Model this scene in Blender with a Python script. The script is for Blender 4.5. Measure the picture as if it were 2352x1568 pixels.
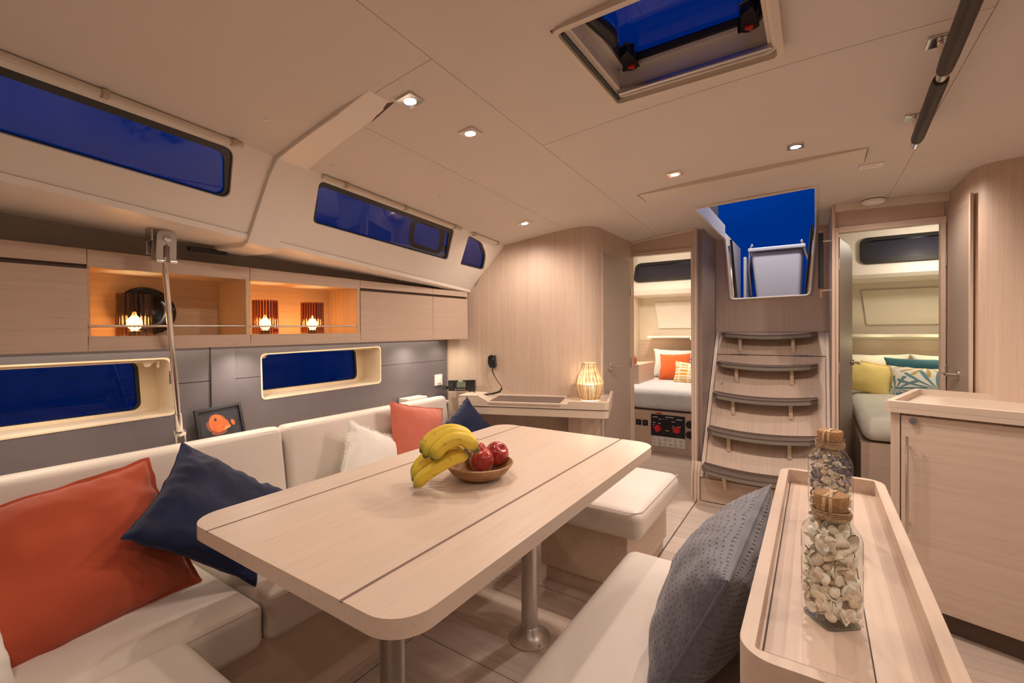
import bpy, bmesh, math, random
from mathutils import Vector, Matrix, Euler, noise
from mathutils.geometry import tessellate_polygon
random.seed(7)
for o in list(bpy.data.objects): bpy.data.objects.remove(o)
S = bpy.context.scene
COL = S.collection
PI = math.pi
# ------------------------------------------------------------------ camera
yaw, pit, rol = math.radians(33.7), math.radians(-0.6), 0.008
fw = Vector((-math.sin(yaw)*math.cos(pit), math.cos(yaw)*math.cos(pit), math.sin(pit)))
rt = Vector((math.cos(yaw), math.sin(yaw), 0)); up = rt.cross(fw)
rt2 = math.cos(rol)*rt - math.sin(rol)*up; up2 = math.sin(rol)*rt + math.cos(rol)*up
cd = bpy.data.cameras.new('camera'); cam = bpy.data.objects.new('camera', cd); COL.objects.link(cam)
M4 = Matrix.Identity(4)
for i, v in enumerate((rt2, up2, -fw)):
    for j in range(3): M4[j][i] = v[j]
M4.translation = Vector((0, 0, 1.2)); cam.matrix_world = M4
cd.sensor_width = 36; cd.lens = 1045/2352*36; cd.shift_y = -16.46/2352; cd.clip_start = 0.02; cd.clip_end = 500
S.camera = cam
S.view_settings.view_transform = 'Standard'; S.view_settings.look = 'None'
S.view_settings.gamma = 1; S.view_settings.use_curve_mapping = False; S.view_settings.exposure = 0.0
# ------------------------------------------------------------------ sky (deep blue dusk)
W = bpy.data.worlds.new('dusk_sky'); S.world = W; W.use_nodes = True
nt = W.node_tree; nt.nodes.clear()
wo = nt.nodes.new('ShaderNodeOutputWorld'); wb = nt.nodes.new('ShaderNodeBackground'); nt.links.new(wb.outputs[0], wo.inputs[0])
tc = nt.nodes.new('ShaderNodeTexCoord'); sx = nt.nodes.new('ShaderNodeSeparateXYZ'); nt.links.new(tc.outputs['Generated'], sx.inputs[0])
cr = nt.nodes.new('ShaderNodeValToRGB'); nt.links.new(sx.outputs[2], cr.inputs[0])
cr.color_ramp.elements[0].position = 0.0; cr.color_ramp.elements[0].color = (0.0, 0.016, 0.15, 1)
cr.color_ramp.elements[1].position = 0.4; cr.color_ramp.elements[1].color = (0.0, 0.042, 0.30, 1)
nz = nt.nodes.new('ShaderNodeTexNoise'); nz.inputs['Scale'].default_value = 3.0; nz.inputs['Detail'].default_value = 4
mp = nt.nodes.new('ShaderNodeMapping'); mp.inputs['Scale'].default_value = (1, 1, 4); nt.links.new(tc.outputs['Generated'], mp.inputs[0]); nt.links.new(mp.outputs[0], nz.inputs['Vector'])
mr = nt.nodes.new('ShaderNodeMapRange'); mr.inputs[1].default_value = .35; mr.inputs[2].default_value = .7; mr.inputs[3].default_value = .85; mr.inputs[4].default_value = 1.12
nt.links.new(nz.outputs[0], mr.inputs[0]); nt.links.new(mr.outputs[0], wb.inputs[1]); nt.links.new(cr.outputs[0], wb.inputs[0])
# ------------------------------------------------------------------ lamps of the room and added fill lights
WARM = (1.0, 0.815, 0.70)
def light(name, kind, loc, power, col=WARM, size=.03, rot=None, **k):
    l = bpy.data.lights.new(name, kind); l.energy = power; l.color = col
    if kind in ('POINT', 'SPOT'): l.shadow_soft_size = size
    o = bpy.data.objects.new(name, l); COL.objects.link(o); o.location = loc
    if rot: o.rotation_euler = rot
    for a, b in k.items(): setattr(l, a, b)
    return o
DOWN = [(-.987,.951,1.876), (-.982,1.224,1.877), (-1.392,2.227,1.815), (-.539,2.174,1.915), (-.066,2.173,1.934)]
HID = [(-.98,-.25,1.87), (-.35,-.2,1.92), (.35,.35,1.93), (1.0,1.0,1.90), (1.0,1.9,1.90), (.35,-.6,1.93), (.30,2.95,1.92)]  # unseen downlights; the last, without a fitting, is added to brighten the companionway
for i, p in enumerate(DOWN+HID):
    light('downlight_and_fill_beam', 'SPOT', (p[0], p[1], p[2]-.022), (9.5, 10, 15, 31, 32)[i] if i < len(DOWN) else (8, 9, 9, 15, 22, 8, 16)[i-5], spot_size=math.radians(168), spot_blend=.75, size=.022)
# LED strip under the overhead cabinets
for y, e in ((.35,2.6), (.97,4.2), (1.30,1.2), (1.92,4.6), (2.20,2.2)):
    light('cabinet_puck_light', 'SPOT', (-1.955, y, 1.140), e*1.25, (1.0,.87,.70), .012, spot_size=math.radians(150), spot_blend=1.0)
for y0, y1, e in ((.10,.95,1.0), (.95,1.75,1.0), (1.75,2.22,.8)):
    light('cabinet_strip_light', 'AREA', (-1.985, (y0+y1)/2, 1.128), e, (1.0,.86,.66), shape='RECTANGLE', size=.03, size_y=(y1-y0))
for p, e, c in (((-1.45,4.75,1.95), 15, (1,.86,.72)), ((-1.72,5.3,1.02), 2.0, (1,.72,.42)), ((.85,5.15,1.99), 9, (1,.88,.72)), ((.9,5.35,1.05), 1.6, (1,.86,.5)), ((.5,5.35,1.05), 1.2, (1,.88,.55))):
    light('cabin_lamp', 'POINT', p, e, c, .05)
for p, e in (((-1.35,4.85,2.02), 45), ((.85,4.75,2.08), 26)): light('bunk_fill_spot', 'SPOT', p, e, (1,.88,.76), .04, spot_size=math.radians(110), spot_blend=.8)  # unseen spots added in the cabins to brighten the bunk tops
light('cockpit_fill_light', 'POINT', (-.3,4.1,3.1), 170, (1,.9,.85), .1)  # unseen point light added to brighten the cockpit pedestal
# ------------------------------------------------------------------ materials
MC = {}
def nodes(m):
    m.use_nodes = True; n = m.node_tree.nodes; l = m.node_tree.links
    return n, l, n['Principled BSDF']
def plain(name, col, rough=.5, metal=0, spec=.5, nscale=0, namt=.06, bump=0, bscale=300, coat=0, sheen=0):
    if name in MC: return MC[name]
    m = bpy.data.materials.new(name); n, l, b = nodes(m)
    b.inputs['Base Color'].default_value = (*col, 1); b.inputs['Roughness'].default_value = rough; b.inputs['Metallic'].default_value = metal
    b.inputs['Specular IOR Level'].default_value = spec; b.inputs['Coat Weight'].default_value = coat
    b.inputs['Sheen Weight'].default_value = sheen
    t = n.new('ShaderNodeTexCoord')
    x = n.new('ShaderNodeTexNoise'); x.inputs['Scale'].default_value = nscale or 4; x.inputs['Detail'].default_value = 3; l.new(t.outputs['Object'], x.inputs['Vector'])
    r = n.new('ShaderNodeValToRGB'); l.new(x.outputs[0], r.inputs[0])
    r.color_ramp.elements[0].position = .3; r.color_ramp.elements[1].position = .7
    r.color_ramp.elements[0].color = (*[c*(1-namt) for c in col], 1); r.color_ramp.elements[1].color = (*[min(1, c*(1+namt)) for c in col], 1)
    l.new(r.outputs[0], b.inputs['Base Color'])
    if bump:
        y = n.new('ShaderNodeTexNoise'); y.inputs['Scale'].default_value = bscale; l.new(t.outputs['Object'], y.inputs['Vector'])
        u = n.new('ShaderNodeBump'); u.inputs['Strength'].default_value = bump; u.inputs['Distance'].default_value = .002; l.new(y.outputs[0], u.inputs['Height']); l.new(u.outputs[0], b.inputs['Normal'])
    MC[name] = m; return m
def wood(name, c0, c1, axis='y', rough=.42, fleck=.35, sc=1.0, spec=.35, rz=0, flat=None):
    if name in MC: return MC[name]
    m = bpy.data.materials.new(name); n, l, b = nodes(m); b.inputs['Roughness'].default_value = rough; b.inputs['Specular IOR Level'].default_value = spec
    t = n.new('ShaderNodeTexCoord'); k = 'xyz'.index(axis)
    def tex(al, ac, det):
        p = n.new('ShaderNodeMapping'); s = [ac*sc]*3; s[k] = al*sc; s['xyz'.index(flat) if flat else k] = al*sc; p.inputs['Scale'].default_value = s
        vr_ = n.new('ShaderNodeVectorRotate'); vr_.rotation_type = 'Z_AXIS'; vr_.inputs['Angle'].default_value = rz; l.new(t.outputs['Object'], vr_.inputs[0]); l.new(vr_.outputs[0], p.inputs[0])
        x = n.new('ShaderNodeTexNoise'); x.inputs['Scale'].default_value = 1; x.inputs['Detail'].default_value = det; l.new(p.outputs[0], x.inputs['Vector']); return x
    a = tex(1.2, 70, 6); r = n.new('ShaderNodeValToRGB'); l.new(a.outputs[0], r.inputs[0])
    r.color_ramp.elements[0].position = .30; r.color_ramp.elements[0].color = (*c0, 1); r.color_ramp.elements[1].position = .68; r.color_ramp.elements[1].color = (*c1, 1)
    f = tex(9, 330, 2); q = n.new('ShaderNodeValToRGB'); l.new(f.outputs[0], q.inputs[0]); q.color_ramp.elements[0].position = .60; q.color_ramp.elements[1].position = .72
    q.color_ramp.elements[0].color = (0, 0, 0, 1); q.color_ramp.elements[1].color = (fleck, fleck, fleck, 1)
    mx = n.new('ShaderNodeMix'); mx.data_type = 'RGBA'; mx.blend_type = 'MIX'; l.new(q.outputs[0], mx.inputs['Factor']); l.new(r.outputs[0], mx.inputs[6]); mx.inputs[7].default_value = (*[c*.55 for c in c0], 1)
    l.new(mx.outputs[2], b.inputs['Base Color'])
    u = n.new('ShaderNodeBump'); u.inputs['Strength'].default_value = .08; u.inputs['Distance'].default_value = .001; l.new(f.outputs[0], u.inputs['Height']); l.new(u.outputs[0], b.inputs['Normal'])
    MC[name] = m; return m
O0, O1 = (.56, .435, .345), (.63, .50, .395)
OAKY = wood('oak_along_y', O0, O1, 'y'); OAKX = wood('oak_along_x', O0, O1, 'x'); OAKZ = wood('oak_upright', O0, O1, 'z')
P0, P1 = (.52, .395, .305), (.59, .455, .355)
VENY = wood('veneer_along_y', P0, P1, 'y'); VENZ = wood('veneer_upright', P0, P1, 'z'); VENX = wood('veneer_along_x', P0, P1, 'x'); VENS = wood('veneer_steps', P0, P1, 'z', flat='y')
TABY = wood('table_oak', (.625, .50, .40), (.67, .54, .43), 'y', fleck=.32, rough=.38)
SOLID = wood('solid_oak', (.60, .46, .335), (.70, .545, .40), 'y', fleck=.18)
FLOORM = [wood('floor_oak_%d' % i, tuple(c*k for c in (.44, .355, .295)), tuple(c*k for c in (.58, .475, .40)), 'x', rough=.33, fleck=.3, sc=.7) for i, k in enumerate((1., .92, 1.07))]
LEDGE = wood('window_surround_wood', (.74, .60, .43), (.80, .66, .48), 'y', fleck=.1)
HEAD = plain('headliner_vinyl', (.68, .622, .57), .62, spec=.25, nscale=3, namt=.02, bump=.15, bscale=700)
WHITE = plain('gelcoat_white', (.82, .76, .69), .38, namt=.015)
LEATH = plain('cream_leather', (.66, .585, .52), .42, nscale=5, namt=.03, bump=.25, bscale=900)
LEATHB = plain('cream_leather_back', (.63, .555, .49), .45, nscale=5, namt=.03, bump=.25, bscale=900)
GREYP = plain('grey_brushed_panel', (.165, .146, .162), .40, metal=.3, nscale=8, namt=.04)
GROOVE = plain('dark_groove', (.10, .06, .045), .6)
SEAM = plain('table_inlay', (.20, .125, .10), .5)
BLACK = plain('black_plastic', (.012, .012, .013), .32)
BLACKM = plain('black_rubber', (.018, .016, .016), .7)
CHROME = plain('chrome', (.75, .73, .70), .12, metal=1, namt=.01)
STEEL = plain('brushed_steel', (.58, .55, .52), .32, metal=1, namt=.03)
ALU = plain('satin_aluminium', (.60, .57, .54), .38, metal=.85, namt=.02)
TREAD = plain('tread_brown', (.090, .060, .046), .5, nscale=30, namt=.12)
TREADE = plain('tread_edge_grey', (.21, .185, .15), .45)
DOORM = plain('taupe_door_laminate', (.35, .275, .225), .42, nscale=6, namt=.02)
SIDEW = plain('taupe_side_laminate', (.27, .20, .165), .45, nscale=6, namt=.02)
MOLD = plain('cream_moulding', (.68, .60, .50), .5, namt=.01)
DESKM = plain('desk_laminate', (.60, .49, .39), .42, namt=.02)
LIDM = plain('desk_lid_leather', (.13, .095, .078), .5, bump=.2, bscale=800)
WHITEPL = plain('white_plastic', (.80, .76, .70), .4)
CREAMW = plain('cabin_cream_vinyl', (.72, .64, .52), .6, namt=.02)
def fabric(name, col, rough=.85, sheen=.3, amt=.05, ns=12, bs=900, bump=.15):
    return plain(name, col, rough, sheen=sheen, nscale=ns, namt=amt, bump=bump, bscale=bs, spec=.2)
ORANGE = fabric('rust_linen', (.40, .068, .028)); TERRA = fabric('terracotta_linen', (.50, .13, .08)); NAVY = fabric('navy_velvet', (.007, .013, .046), .65, .12, .3, 9)
WHITEF = fabric('white_cotton', (.80, .76, .70), bump=.3, bs=400); BEDW = fabric('bed_linen_white', (.70, .70, .72)); BEDC = fabric('bed_linen_cream', (.70, .68, .58))
YEL = fabric('yellow_cotton', (.85, .68, .24)); MUST = fabric('mustard_cotton', (.55, .36, .10)); TEAL = fabric('teal_velvet', (.02, .09, .12)); BORANGE = fabric('bright_orange_cotton', (.75, .14, .03)); GREYF = fabric('grey_blue_cotton', (.30, .33, .38))
def emis(name, col, st):
    m = bpy.data.materials.new(name); n, l, b = nodes(m); b.inputs['Base Color'].default_value = (*col, 1); b.inputs['Emission Color'].default_value = (*col, 1); b.inputs['Emission Strength'].default_value = st; return m
LAMPG = emis('lit_lens', (1, .93, .82), 26); BULB = emis('lit_bulb', (1, .78, .48), 60); CANDLE = emis('lit_candle', (1, .86, .66), 9); LED = emis('lit_strip', (1, .86, .66), 3)
def glass(name, tint=(1, 1, 1), gl=.08, rough=.02, edge=False, ribs=False):
    m = bpy.data.materials.new(name); n, l, b = nodes(m); n.remove(b)
    t = n.new('ShaderNodeBsdfTransparent'); t.inputs[0].default_value = (*tint, 1)
    if ribs:   # moulded flutes: thin and thick amber glass alternate around the cylinder
        tc_ = n.new('ShaderNodeTexCoord'); sp_ = n.new('ShaderNodeSeparateXYZ'); l.new(tc_.outputs['Object'], sp_.inputs[0])
        at_ = n.new('ShaderNodeMath'); at_.operation = 'ARCTAN2'; l.new(sp_.outputs[1], at_.inputs[0]); l.new(sp_.outputs[0], at_.inputs[1])
        m1_ = n.new('ShaderNodeMath'); m1_.operation = 'MULTIPLY'; m1_.inputs[1].default_value = 26; l.new(at_.outputs[0], m1_.inputs[0]); c1_ = n.new('ShaderNodeMath'); c1_.operation = 'SINE'; l.new(m1_.outputs[0], c1_.inputs[0])
        rp_ = n.new('ShaderNodeValToRGB'); l.new(c1_.outputs[0], rp_.inputs[0]); rp_.color_ramp.elements[0].position = .0; rp_.color_ramp.elements[0].color = (.58, .33, .18, 1); rp_.color_ramp.elements[1].position = .6; rp_.color_ramp.elements[1].color = (.98, .80, .58, 1); l.new(rp_.outputs[0], t.inputs[0])
    if edge:   # thick glass looks darker where it is seen edge on
        lw = n.new('ShaderNodeLayerWeight'); lw.inputs[0].default_value = .25; rp_ = n.new('ShaderNodeValToRGB'); l.new(lw.outputs['Facing'], rp_.inputs[0])
        rp_.color_ramp.elements[0].position = .66; rp_.color_ramp.elements[0].color = (*tint, 1); rp_.color_ramp.elements[1].position = .95; rp_.color_ramp.elements[1].color = (.10, .11, .10, 1); l.new(rp_.outputs[0], t.inputs[0])
    g = n.new('ShaderNodeBsdfGlossy'); g.inputs['Roughness'].default_value = rough
    f = n.new('ShaderNodeFresnel'); f.inputs[0].default_value = 1.45
    geo = n.new('ShaderNodeNewGeometry')
    mul = n.new('ShaderNodeMath'); mul.operation = 'MULTIPLY_ADD'; mul.inputs[1].default_value = 1.0; mul.inputs[2].default_value = gl-.04; l.new(f.outputs[0], mul.inputs[0])
    inv = n.new('ShaderNodeMath'); inv.operation = 'SUBTRACT'; inv.inputs[0].default_value = 1; l.new(geo.outputs['Backfacing'], inv.inputs[1])
    mm = n.new('ShaderNodeMath'); mm.operation = 'MULTIPLY'; mm.use_clamp = True; l.new(mul.outputs[0], mm.inputs[0]); l.new(inv.outputs[0], mm.inputs[1])
    x = n.new('ShaderNodeMixShader'); l.new(mm.outputs[0], x.inputs[0]); l.new(t.outputs[0], x.inputs[1]); l.new(g.outputs[0], x.inputs[2])
    l.new(x.outputs[0], n['Material Output'].inputs[0]); return m
WGLASS = glass('tinted_window_glass', (.55, .58, .62), .05); LGLASS = glass('clear_hull_glass', (.9, .9, .92), .02); HGLASS = glass('smoked_hatch_acrylic', (.50, .52, .62), .05); JARG = glass('clear_jar_glass', (.96, .98, .97), .10, edge=True); AMBER = glass('amber_ribbed_glass', (.82, .40, .17), .10, .08, ribs=True); PGLASS = glass('picture_glass', (.97, .97, .97), .04)
# ------------------------------------------------------------------ mesh helpers
class MB:
    def __init__(s): s.v = []; s.f = []; s.uv = None
    def add(s, vs, fs):
        b = len(s.v); s.v += [tuple(v) for v in vs]; s.f += [tuple(i+b for i in f) for f in fs]; return s
    def box(s, x0, x1, y0, y1, z0, z1):
        return s.add([(x0,y0,z0),(x1,y0,z0),(x1,y1,z0),(x0,y1,z0),(x0,y0,z1),(x1,y0,z1),(x1,y1,z1),(x0,y1,z1)], [(0,3,2,1),(4,5,6,7),(0,1,5,4),(1,2,6,5),(2,3,7,6),(3,0,4,7)])
    def obox(s, o, a, b, c):
        o, a, b, c = map(Vector, (o, a, b, c)); P = [o, o+a, o+a+b, o+b, o+c, o+a+c, o+a+b+c, o+b+c]
        fs = [(0,3,2,1),(4,5,6,7),(0,1,5,4),(1,2,6,5),(2,3,7,6),(3,0,4,7)]
        if a.cross(b).dot(c) < 0: fs = [f[::-1] for f in fs]
        return s.add(P, fs)
    def plate(s, outer, t, holes=()):
        """planar 3-D outline (with holes) given thickness vector t"""
        t = Vector(t); loops = [[Vector(p) for p in outer]]+[[Vector(p) for p in h] for h in holes]
        tris = tessellate_polygon(loops); flat = [p for L in loops for p in L]; N = len(flat)
        n0 = Vector((0, 0, 0))
        for a, b, c in tris: n0 += (flat[b]-flat[a]).cross(flat[c]-flat[a])
        flip = n0.dot(t) > 0
        vs = flat+[p+t for p in flat]; fs = []
        for a, b, c in tris:
            n1 = (flat[b]-flat[a]).cross(flat[c]-flat[a])
            if (n1.dot(t) > 0): a, b, c = c, b, a
            fs.append((a, b, c)); fs.append((c+N, b+N, a+N))
        k = 0
        for L in loops:
            m = len(L)
            for i in range(m):
                fs.append((k+i, k+(i+1) % m, k+(i+1) % m+N, k+i+N))
            k += m
        return s.add(vs, fs)
    def cyl(s, p0, p1, r0, r1=None, n=20, caps=True):
        p0, p1 = Vector(p0), Vector(p1); r1 = r0 if r1 is None else r1; d = (p1-p0).normalized(); u = d.orthogonal().normalized(); w = d.cross(u); vs = []
        for p, r in ((p0, r0), (p1, r1)):
            for i in range(n):
                a = 2*PI*i/n; vs.append(p+u*(r*math.cos(a))+w*(r*math.sin(a)))
        fs = [(i, (i+1) % n, n+(i+1) % n, n+i) for i in range(n)]
        if caps: fs += [tuple(range(n-1, -1, -1)), tuple(range(n, 2*n))]
        return s.add(vs, fs)
    def lathe(s, c, prof, n=32, rib=0, ribn=0, close=False):
        c = Vector(c); vs = []; m = len(prof)
        for r, z in prof:
            for i in range(n):
                a = 2*PI*i/n; q = r*(1+rib*math.cos(a*ribn)) if ribn else r; vs.append(c+Vector((q*math.cos(a), q*math.sin(a), z)))
        fs = []
        for j in range(m-1 if not close else m):
            k = (j+1) % m
            for i in range(n): fs.append((j*n+i, j*n+(i+1) % n, k*n+(i+1) % n, k*n+i))
        if not close:
            if prof[0][0] > 1e-5: fs.append(tuple(range(n-1, -1, -1)))
            if prof[-1][0] > 1e-5: fs.append(tuple(range((m-1)*n, m*n)))
        return s.add(vs, fs)
    def tube(s, pts, r, n=8, closed=False, caps=True):
        pts = [Vector(p) for p in pts]; m = len(pts); rr = r if isinstance(r, (list, tuple)) else [r]*m; vs = []; u = None
        for i, p in enumerate(pts):
            d = (pts[(i+1) % m]-pts[i-1]) if closed else (pts[min(i+1, m-1)]-pts[max(i-1, 0)])
            d.normalize()
            u = (d.orthogonal() if u is None else (u-d*u.dot(d))).normalized(); w = d.cross(u)
            for k in range(n):
                a = 2*PI*k/n; vs.append(p+u*(rr[i]*math.cos(a))+w*(rr[i]*math.sin(a)))
        fs = []
        for i in range(m if closed else m-1):
            j = (i+1) % m
            for k in range(n): fs.append((i*n+k, i*n+(k+1) % n, j*n+(k+1) % n, j*n+k))
        if not closed and caps: fs += [tuple(range(n-1, -1, -1)), tuple(range((m-1)*n, m*n))]
        return s.add(vs, fs)
    def rbox(s, c, half, r, puff=(0, 0, 0), n=10, mat=None):
        """soft cushion block: rounded box with crowned faces"""
        c = Vector(c); h = Vector(half); M = mat or Matrix.Identity(3)
        ts = sorted(set([-1+i*.0 for i in range(1)]+[math.copysign(1, t)*(abs(t)) for t in [-1+2*i/n for i in range(n+1)]]))
        def line(hh):
            e = max(0, 1-r/hh); L = []
            for k in range(5): L.append(-1+(1-e)*k/4*1.0)
            for k in range(1, n): L.append(-e+2*e*k/n)
            for k in range(5): L.append(e+(1-e)*k/4)
            return L
        Ls = [line(h[i]) for i in range(3)]
        for ax in range(3):
            a, b = (ax+1) % 3, (ax+2) % 3
            for sg in (-1, 1):
                vs = []; A, B = Ls[a], Ls[b]
                for u in A:
                    for v in B:
                        p = Vector((0, 0, 0)); p[ax] = sg*h[ax]; p[a] = u*h[a]; p[b] = v*h[b]
                        q = Vector([max(-(h[i]-r), min(h[i]-r, p[i])) for i in range(3)]); d = p-q
                        p = q+d.normalized()*r
                        for i in range(3):
                            j, k = (i+1) % 3, (i+2) % 3
                            p[i] += puff[i]*(p[i]/h[i])*(1-(p[j]/h[j])**2)*(1-(p[k]/h[k])**2) if puff[i] else 0
                        vs.append(c+M @ p)
                nb = len(B); fs = []
                for i in range(len(A)-1):
                    for j in range(nb-1):
                        f = (i*nb+j, (i+1)*nb+j, (i+1)*nb+j+1, i*nb+j+1); fs.append(f if sg > 0 else f[::-1])
                s.add(vs, fs)
        s.weld = True; return s
    weld = False
def link(name, mb, mat, parent=None, origin=None, bevel=0, smooth=40, seg=2, label=None, kind=None, cat=None, group=None, uv=None):
    vs = [Vector(v) for v in mb.v]
    if parent is not None: off = Vector(parent['_o'])
    elif origin is not None: off = Vector(origin)
    else:
        xs, ys, zs = zip(*vs); off = Vector(((min(xs)+max(xs))/2, (min(ys)+max(ys))/2, min(zs)))
    me = bpy.data.meshes.new(name); me.from_pydata([v-off for v in vs], [], mb.f)
    if mb.uv:
        ul = me.uv_layers.new(name='UV')
        for L in me.loops: ul.data[L.index].uv = mb.uv[L.vertex_index]
    if mb.weld:
        b = bmesh.new(); b.from_mesh(me); bmesh.ops.remove_doubles(b, verts=b.verts, dist=2e-4); b.to_mesh(me); b.free()
    me.materials.append(mat)
    if smooth:
        for p in me.polygons: p.use_smooth = True
        me.set_sharp_from_angle(angle=math.radians(smooth))
    o = bpy.data.objects.new(name, me); COL.objects.link(o)
    if parent is not None: o.parent = parent
    else: o.location = off
    o['_o'] = tuple(off)
    if bevel:
        m = o.modifiers.new('bevel', 'BEVEL'); m.width = bevel; m.segments = seg; m.limit_method = 'ANGLE'; m.angle_limit = math.radians(35); m.harden_normals = False
        w = o.modifiers.new('wn', 'WEIGHTED_NORMAL'); w.keep_sharp = False
    tag(o, label, cat, group, kind); return o
def tag(o, label=None, cat=None, group=None, kind=None):
    if label: o['label'] = label
    if cat: o['category'] = cat
    if group: o['group'] = group
    if kind: o['kind'] = kind
    return o
def thing(name, label, cat, loc, group=None, kind=None):
    o = bpy.data.objects.new(name, None); COL.objects.link(o); o.location = loc; o['_o'] = tuple(loc); o.empty_display_size = .05
    return tag(o, label, cat, group, kind)
def copy_tree(o, dloc=None, loc=None, parent=None, rotz=0, scale=None, **t):
    c = o.copy(); COL.objects.link(c)
    if parent: c.parent = parent
    else:
        if loc is not None: c.location = loc
        if rotz: c.rotation_euler.z = rotz
        if scale: c.scale = scale
    for ch in list(o.children): copy_tree(ch, parent=c)
    tag(c, **t) if t else None
    return c
def rnd(pts, r, n=5):
    pts = [Vector(p) for p in pts]; out = []; m = len(pts); rr = r if isinstance(r, (list, tuple)) else [r]*m
    for i, p in enumerate(pts):
        a, b = pts[i-1], pts[(i+1) % m]; q = rr[i]
        if q <= 0: out.append(p); continue
        q1 = min(q, (a-p).length*.48); q2 = min(q, (b-p).length*.48); A = p+(a-p).normalized()*q1; B = p+(b-p).normalized()*q2
        ang = (A-p).angle(B-p) if True else 0
        for k in range(n+1):
            t = k/n; w = math.cos(ang/2)  # rational quadratic gives a true arc for equal legs
            w = math.sin(ang/2); den = (1-t)**2+2*t*(1-t)*w+t*t
            out.append((A*(1-t)**2+p*(2*t*(1-t)*w)+B*t*t)/den)
    return out
def cz(x): return 1.935-0.05*(x-.1)**2-(.058*(x+1)**2 if x < -1 else 0)
def V(*a): return Vector(a)
# ================================================================== FLOOR
fl = MB().box(-2.3, 2.0, -1.3, 6.6, -.05, -.004); floor = link('floor', fl, GROOVE, kind='structure', smooth=0)
floor['label'] = 'light oak cabin sole laid in boards with thin dark joints'
rows = [(-2.25,-1.315), (-1.31,-.69), (-.685,.30), (.305,1.95)]
random.seed(3)
for ix, (a, b) in enumerate(rows):
    y = -1.28
    cuts = [-1.28, -.3, .55, 1.28, 1.83, 2.41, 3.30, 4.28, 6.55] if ix in (1,) else ([-1.28, -.1, .95, 1.9, 2.7, 3.30, 6.55] if ix == 2 else [-1.28, .4, 1.5, 2.6, 3.30, 4.28, 6.55])
    for y0, y1 in zip(cuts[:-1], cuts[1:]):
        link('floor_panel', MB().box(a+.0015, b-.0015, y0+.0015, y1-.0015, -.004, 0), random.choice(FLOORM), floor, smooth=0)
# ================================================================== CEILING
ceil_base = thing('ceiling', None, None, (0, 0, 1.93), kind='structure')
ceil_base['label'] = 'cream vinyl headliner in cambered panels with fine joints'
def xe(y): return -1.45-.105*(y-.2)
def xs_(y): return -.80-.058*(y-.6)
def x2(y): return -1.222-.065*(y-1.36)
def cpanel(y0, y1, fa, fb, holes=(), nx=8, ny=4, dz=0., mat=HEAD, name='ceiling_panel', top=.01):
    """cambered panel between x=fa(y) and x=fb(y); rectangular holes (x0,x1,y0,y1) are left open"""
    us = [i/nx for i in range(nx+1)]; ys = [y0+(y1-y0)*i/ny for i in range(ny+1)]
    if holes:
        a, b = fa(0), fb(0); X = set(a+(b-a)*u for u in us)
        for h in holes: X |= {h[0], h[1]}; ys += [h[2], h[3]]
        X = sorted(x for x in X if a-1e-6 <= x <= b+1e-6); ys = sorted(set(y for y in ys if y0-1e-6 <= y <= y1+1e-6)); us = [(x-a)/(b-a) for x in X]
    mb = MB(); m = len(us); vs = []
    for y in ys:
        for u in us:
            x = fa(y)+(fb(y)-fa(y))*u; vs.append((x, y, cz(x)+dz))
    N = len(vs); vs += [(x, y, z+top) for x, y, z in vs]; fs = []
    def solid(i, j):
        if i < 0 or j < 0 or i >= len(ys)-1 or j >= m-1: return False
        y = (ys[i]+ys[i+1])/2; x = fa(y)+(fb(y)-fa(y))*(us[j]+us[j+1])/2
        return not any(h[0] < x < h[1] and h[2] < y < h[3] for h in holes)
    for i in range(len(ys)-1):
        for j in range(m-1):
            if not solid(i, j): continue
            a, b, c, d = i*m+j, i*m+j+1, (i+1)*m+j+1, (i+1)*m+j
            fs += [(d, c, b, a), (a+N, b+N, c+N, d+N)]
            if not solid(i-1, j): fs.append((a, b, b+N, a+N))
            if not solid(i+1, j): fs.append((c, d, d+N, c+N))
            if not solid(i, j-1): fs.append((d, a, a+N, d+N))
            if not solid(i, j+1): fs.append((b, c, c+N, b+N))
    mb.add(vs, fs); return link(name, mb, mat, ceil_base, smooth=30)
g = .0008
HATCH = (-.53, -.07, .968, 1.402); PORT = (-.606, .008, 2.85, 4.10)
cpanel(-1.25, .862, xe, lambda y: xs_(y)-g)
cpanel(.864, 2.66, xe, lambda y: x2(y)-g)
cpanel(.864, 3.45, lambda y: x2(y)+g, lambda y: xs_(y)-g)
cpanel(-1.25, 1.494, lambda y: xs_(y)+g, lambda y: -.66, nx=3)
cpanel(-1.25, 1.494, lambda y: -.66, lambda y: .345-g, [HATCH], nx=10)
cpanel(1.4965, 3.45, lambda y: xs_(y)+g, lambda y: -.66, nx=3)
cpanel(1.4965, 4.05, lambda y: -.66, lambda y: .345-g, [PORT], nx=10)
cpanel(-1.25, 2.790, lambda y: .345+g, lambda y: 1.9)
cpanel(2.792, 3.45, lambda y: .345+g, lambda y: 1.9)
cpanel(-1.26, 3.45, lambda y: -1.9, lambda y: 1.95, [(-1.9,-1.62,1.5,3.5), (-1.9,-1.5,-1.3,1.5), HATCH, (-.606,.008,2.85,3.5)], nx=14, dz=.012, mat=GROOVE, name='ceiling_backing', top=.006)
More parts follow.
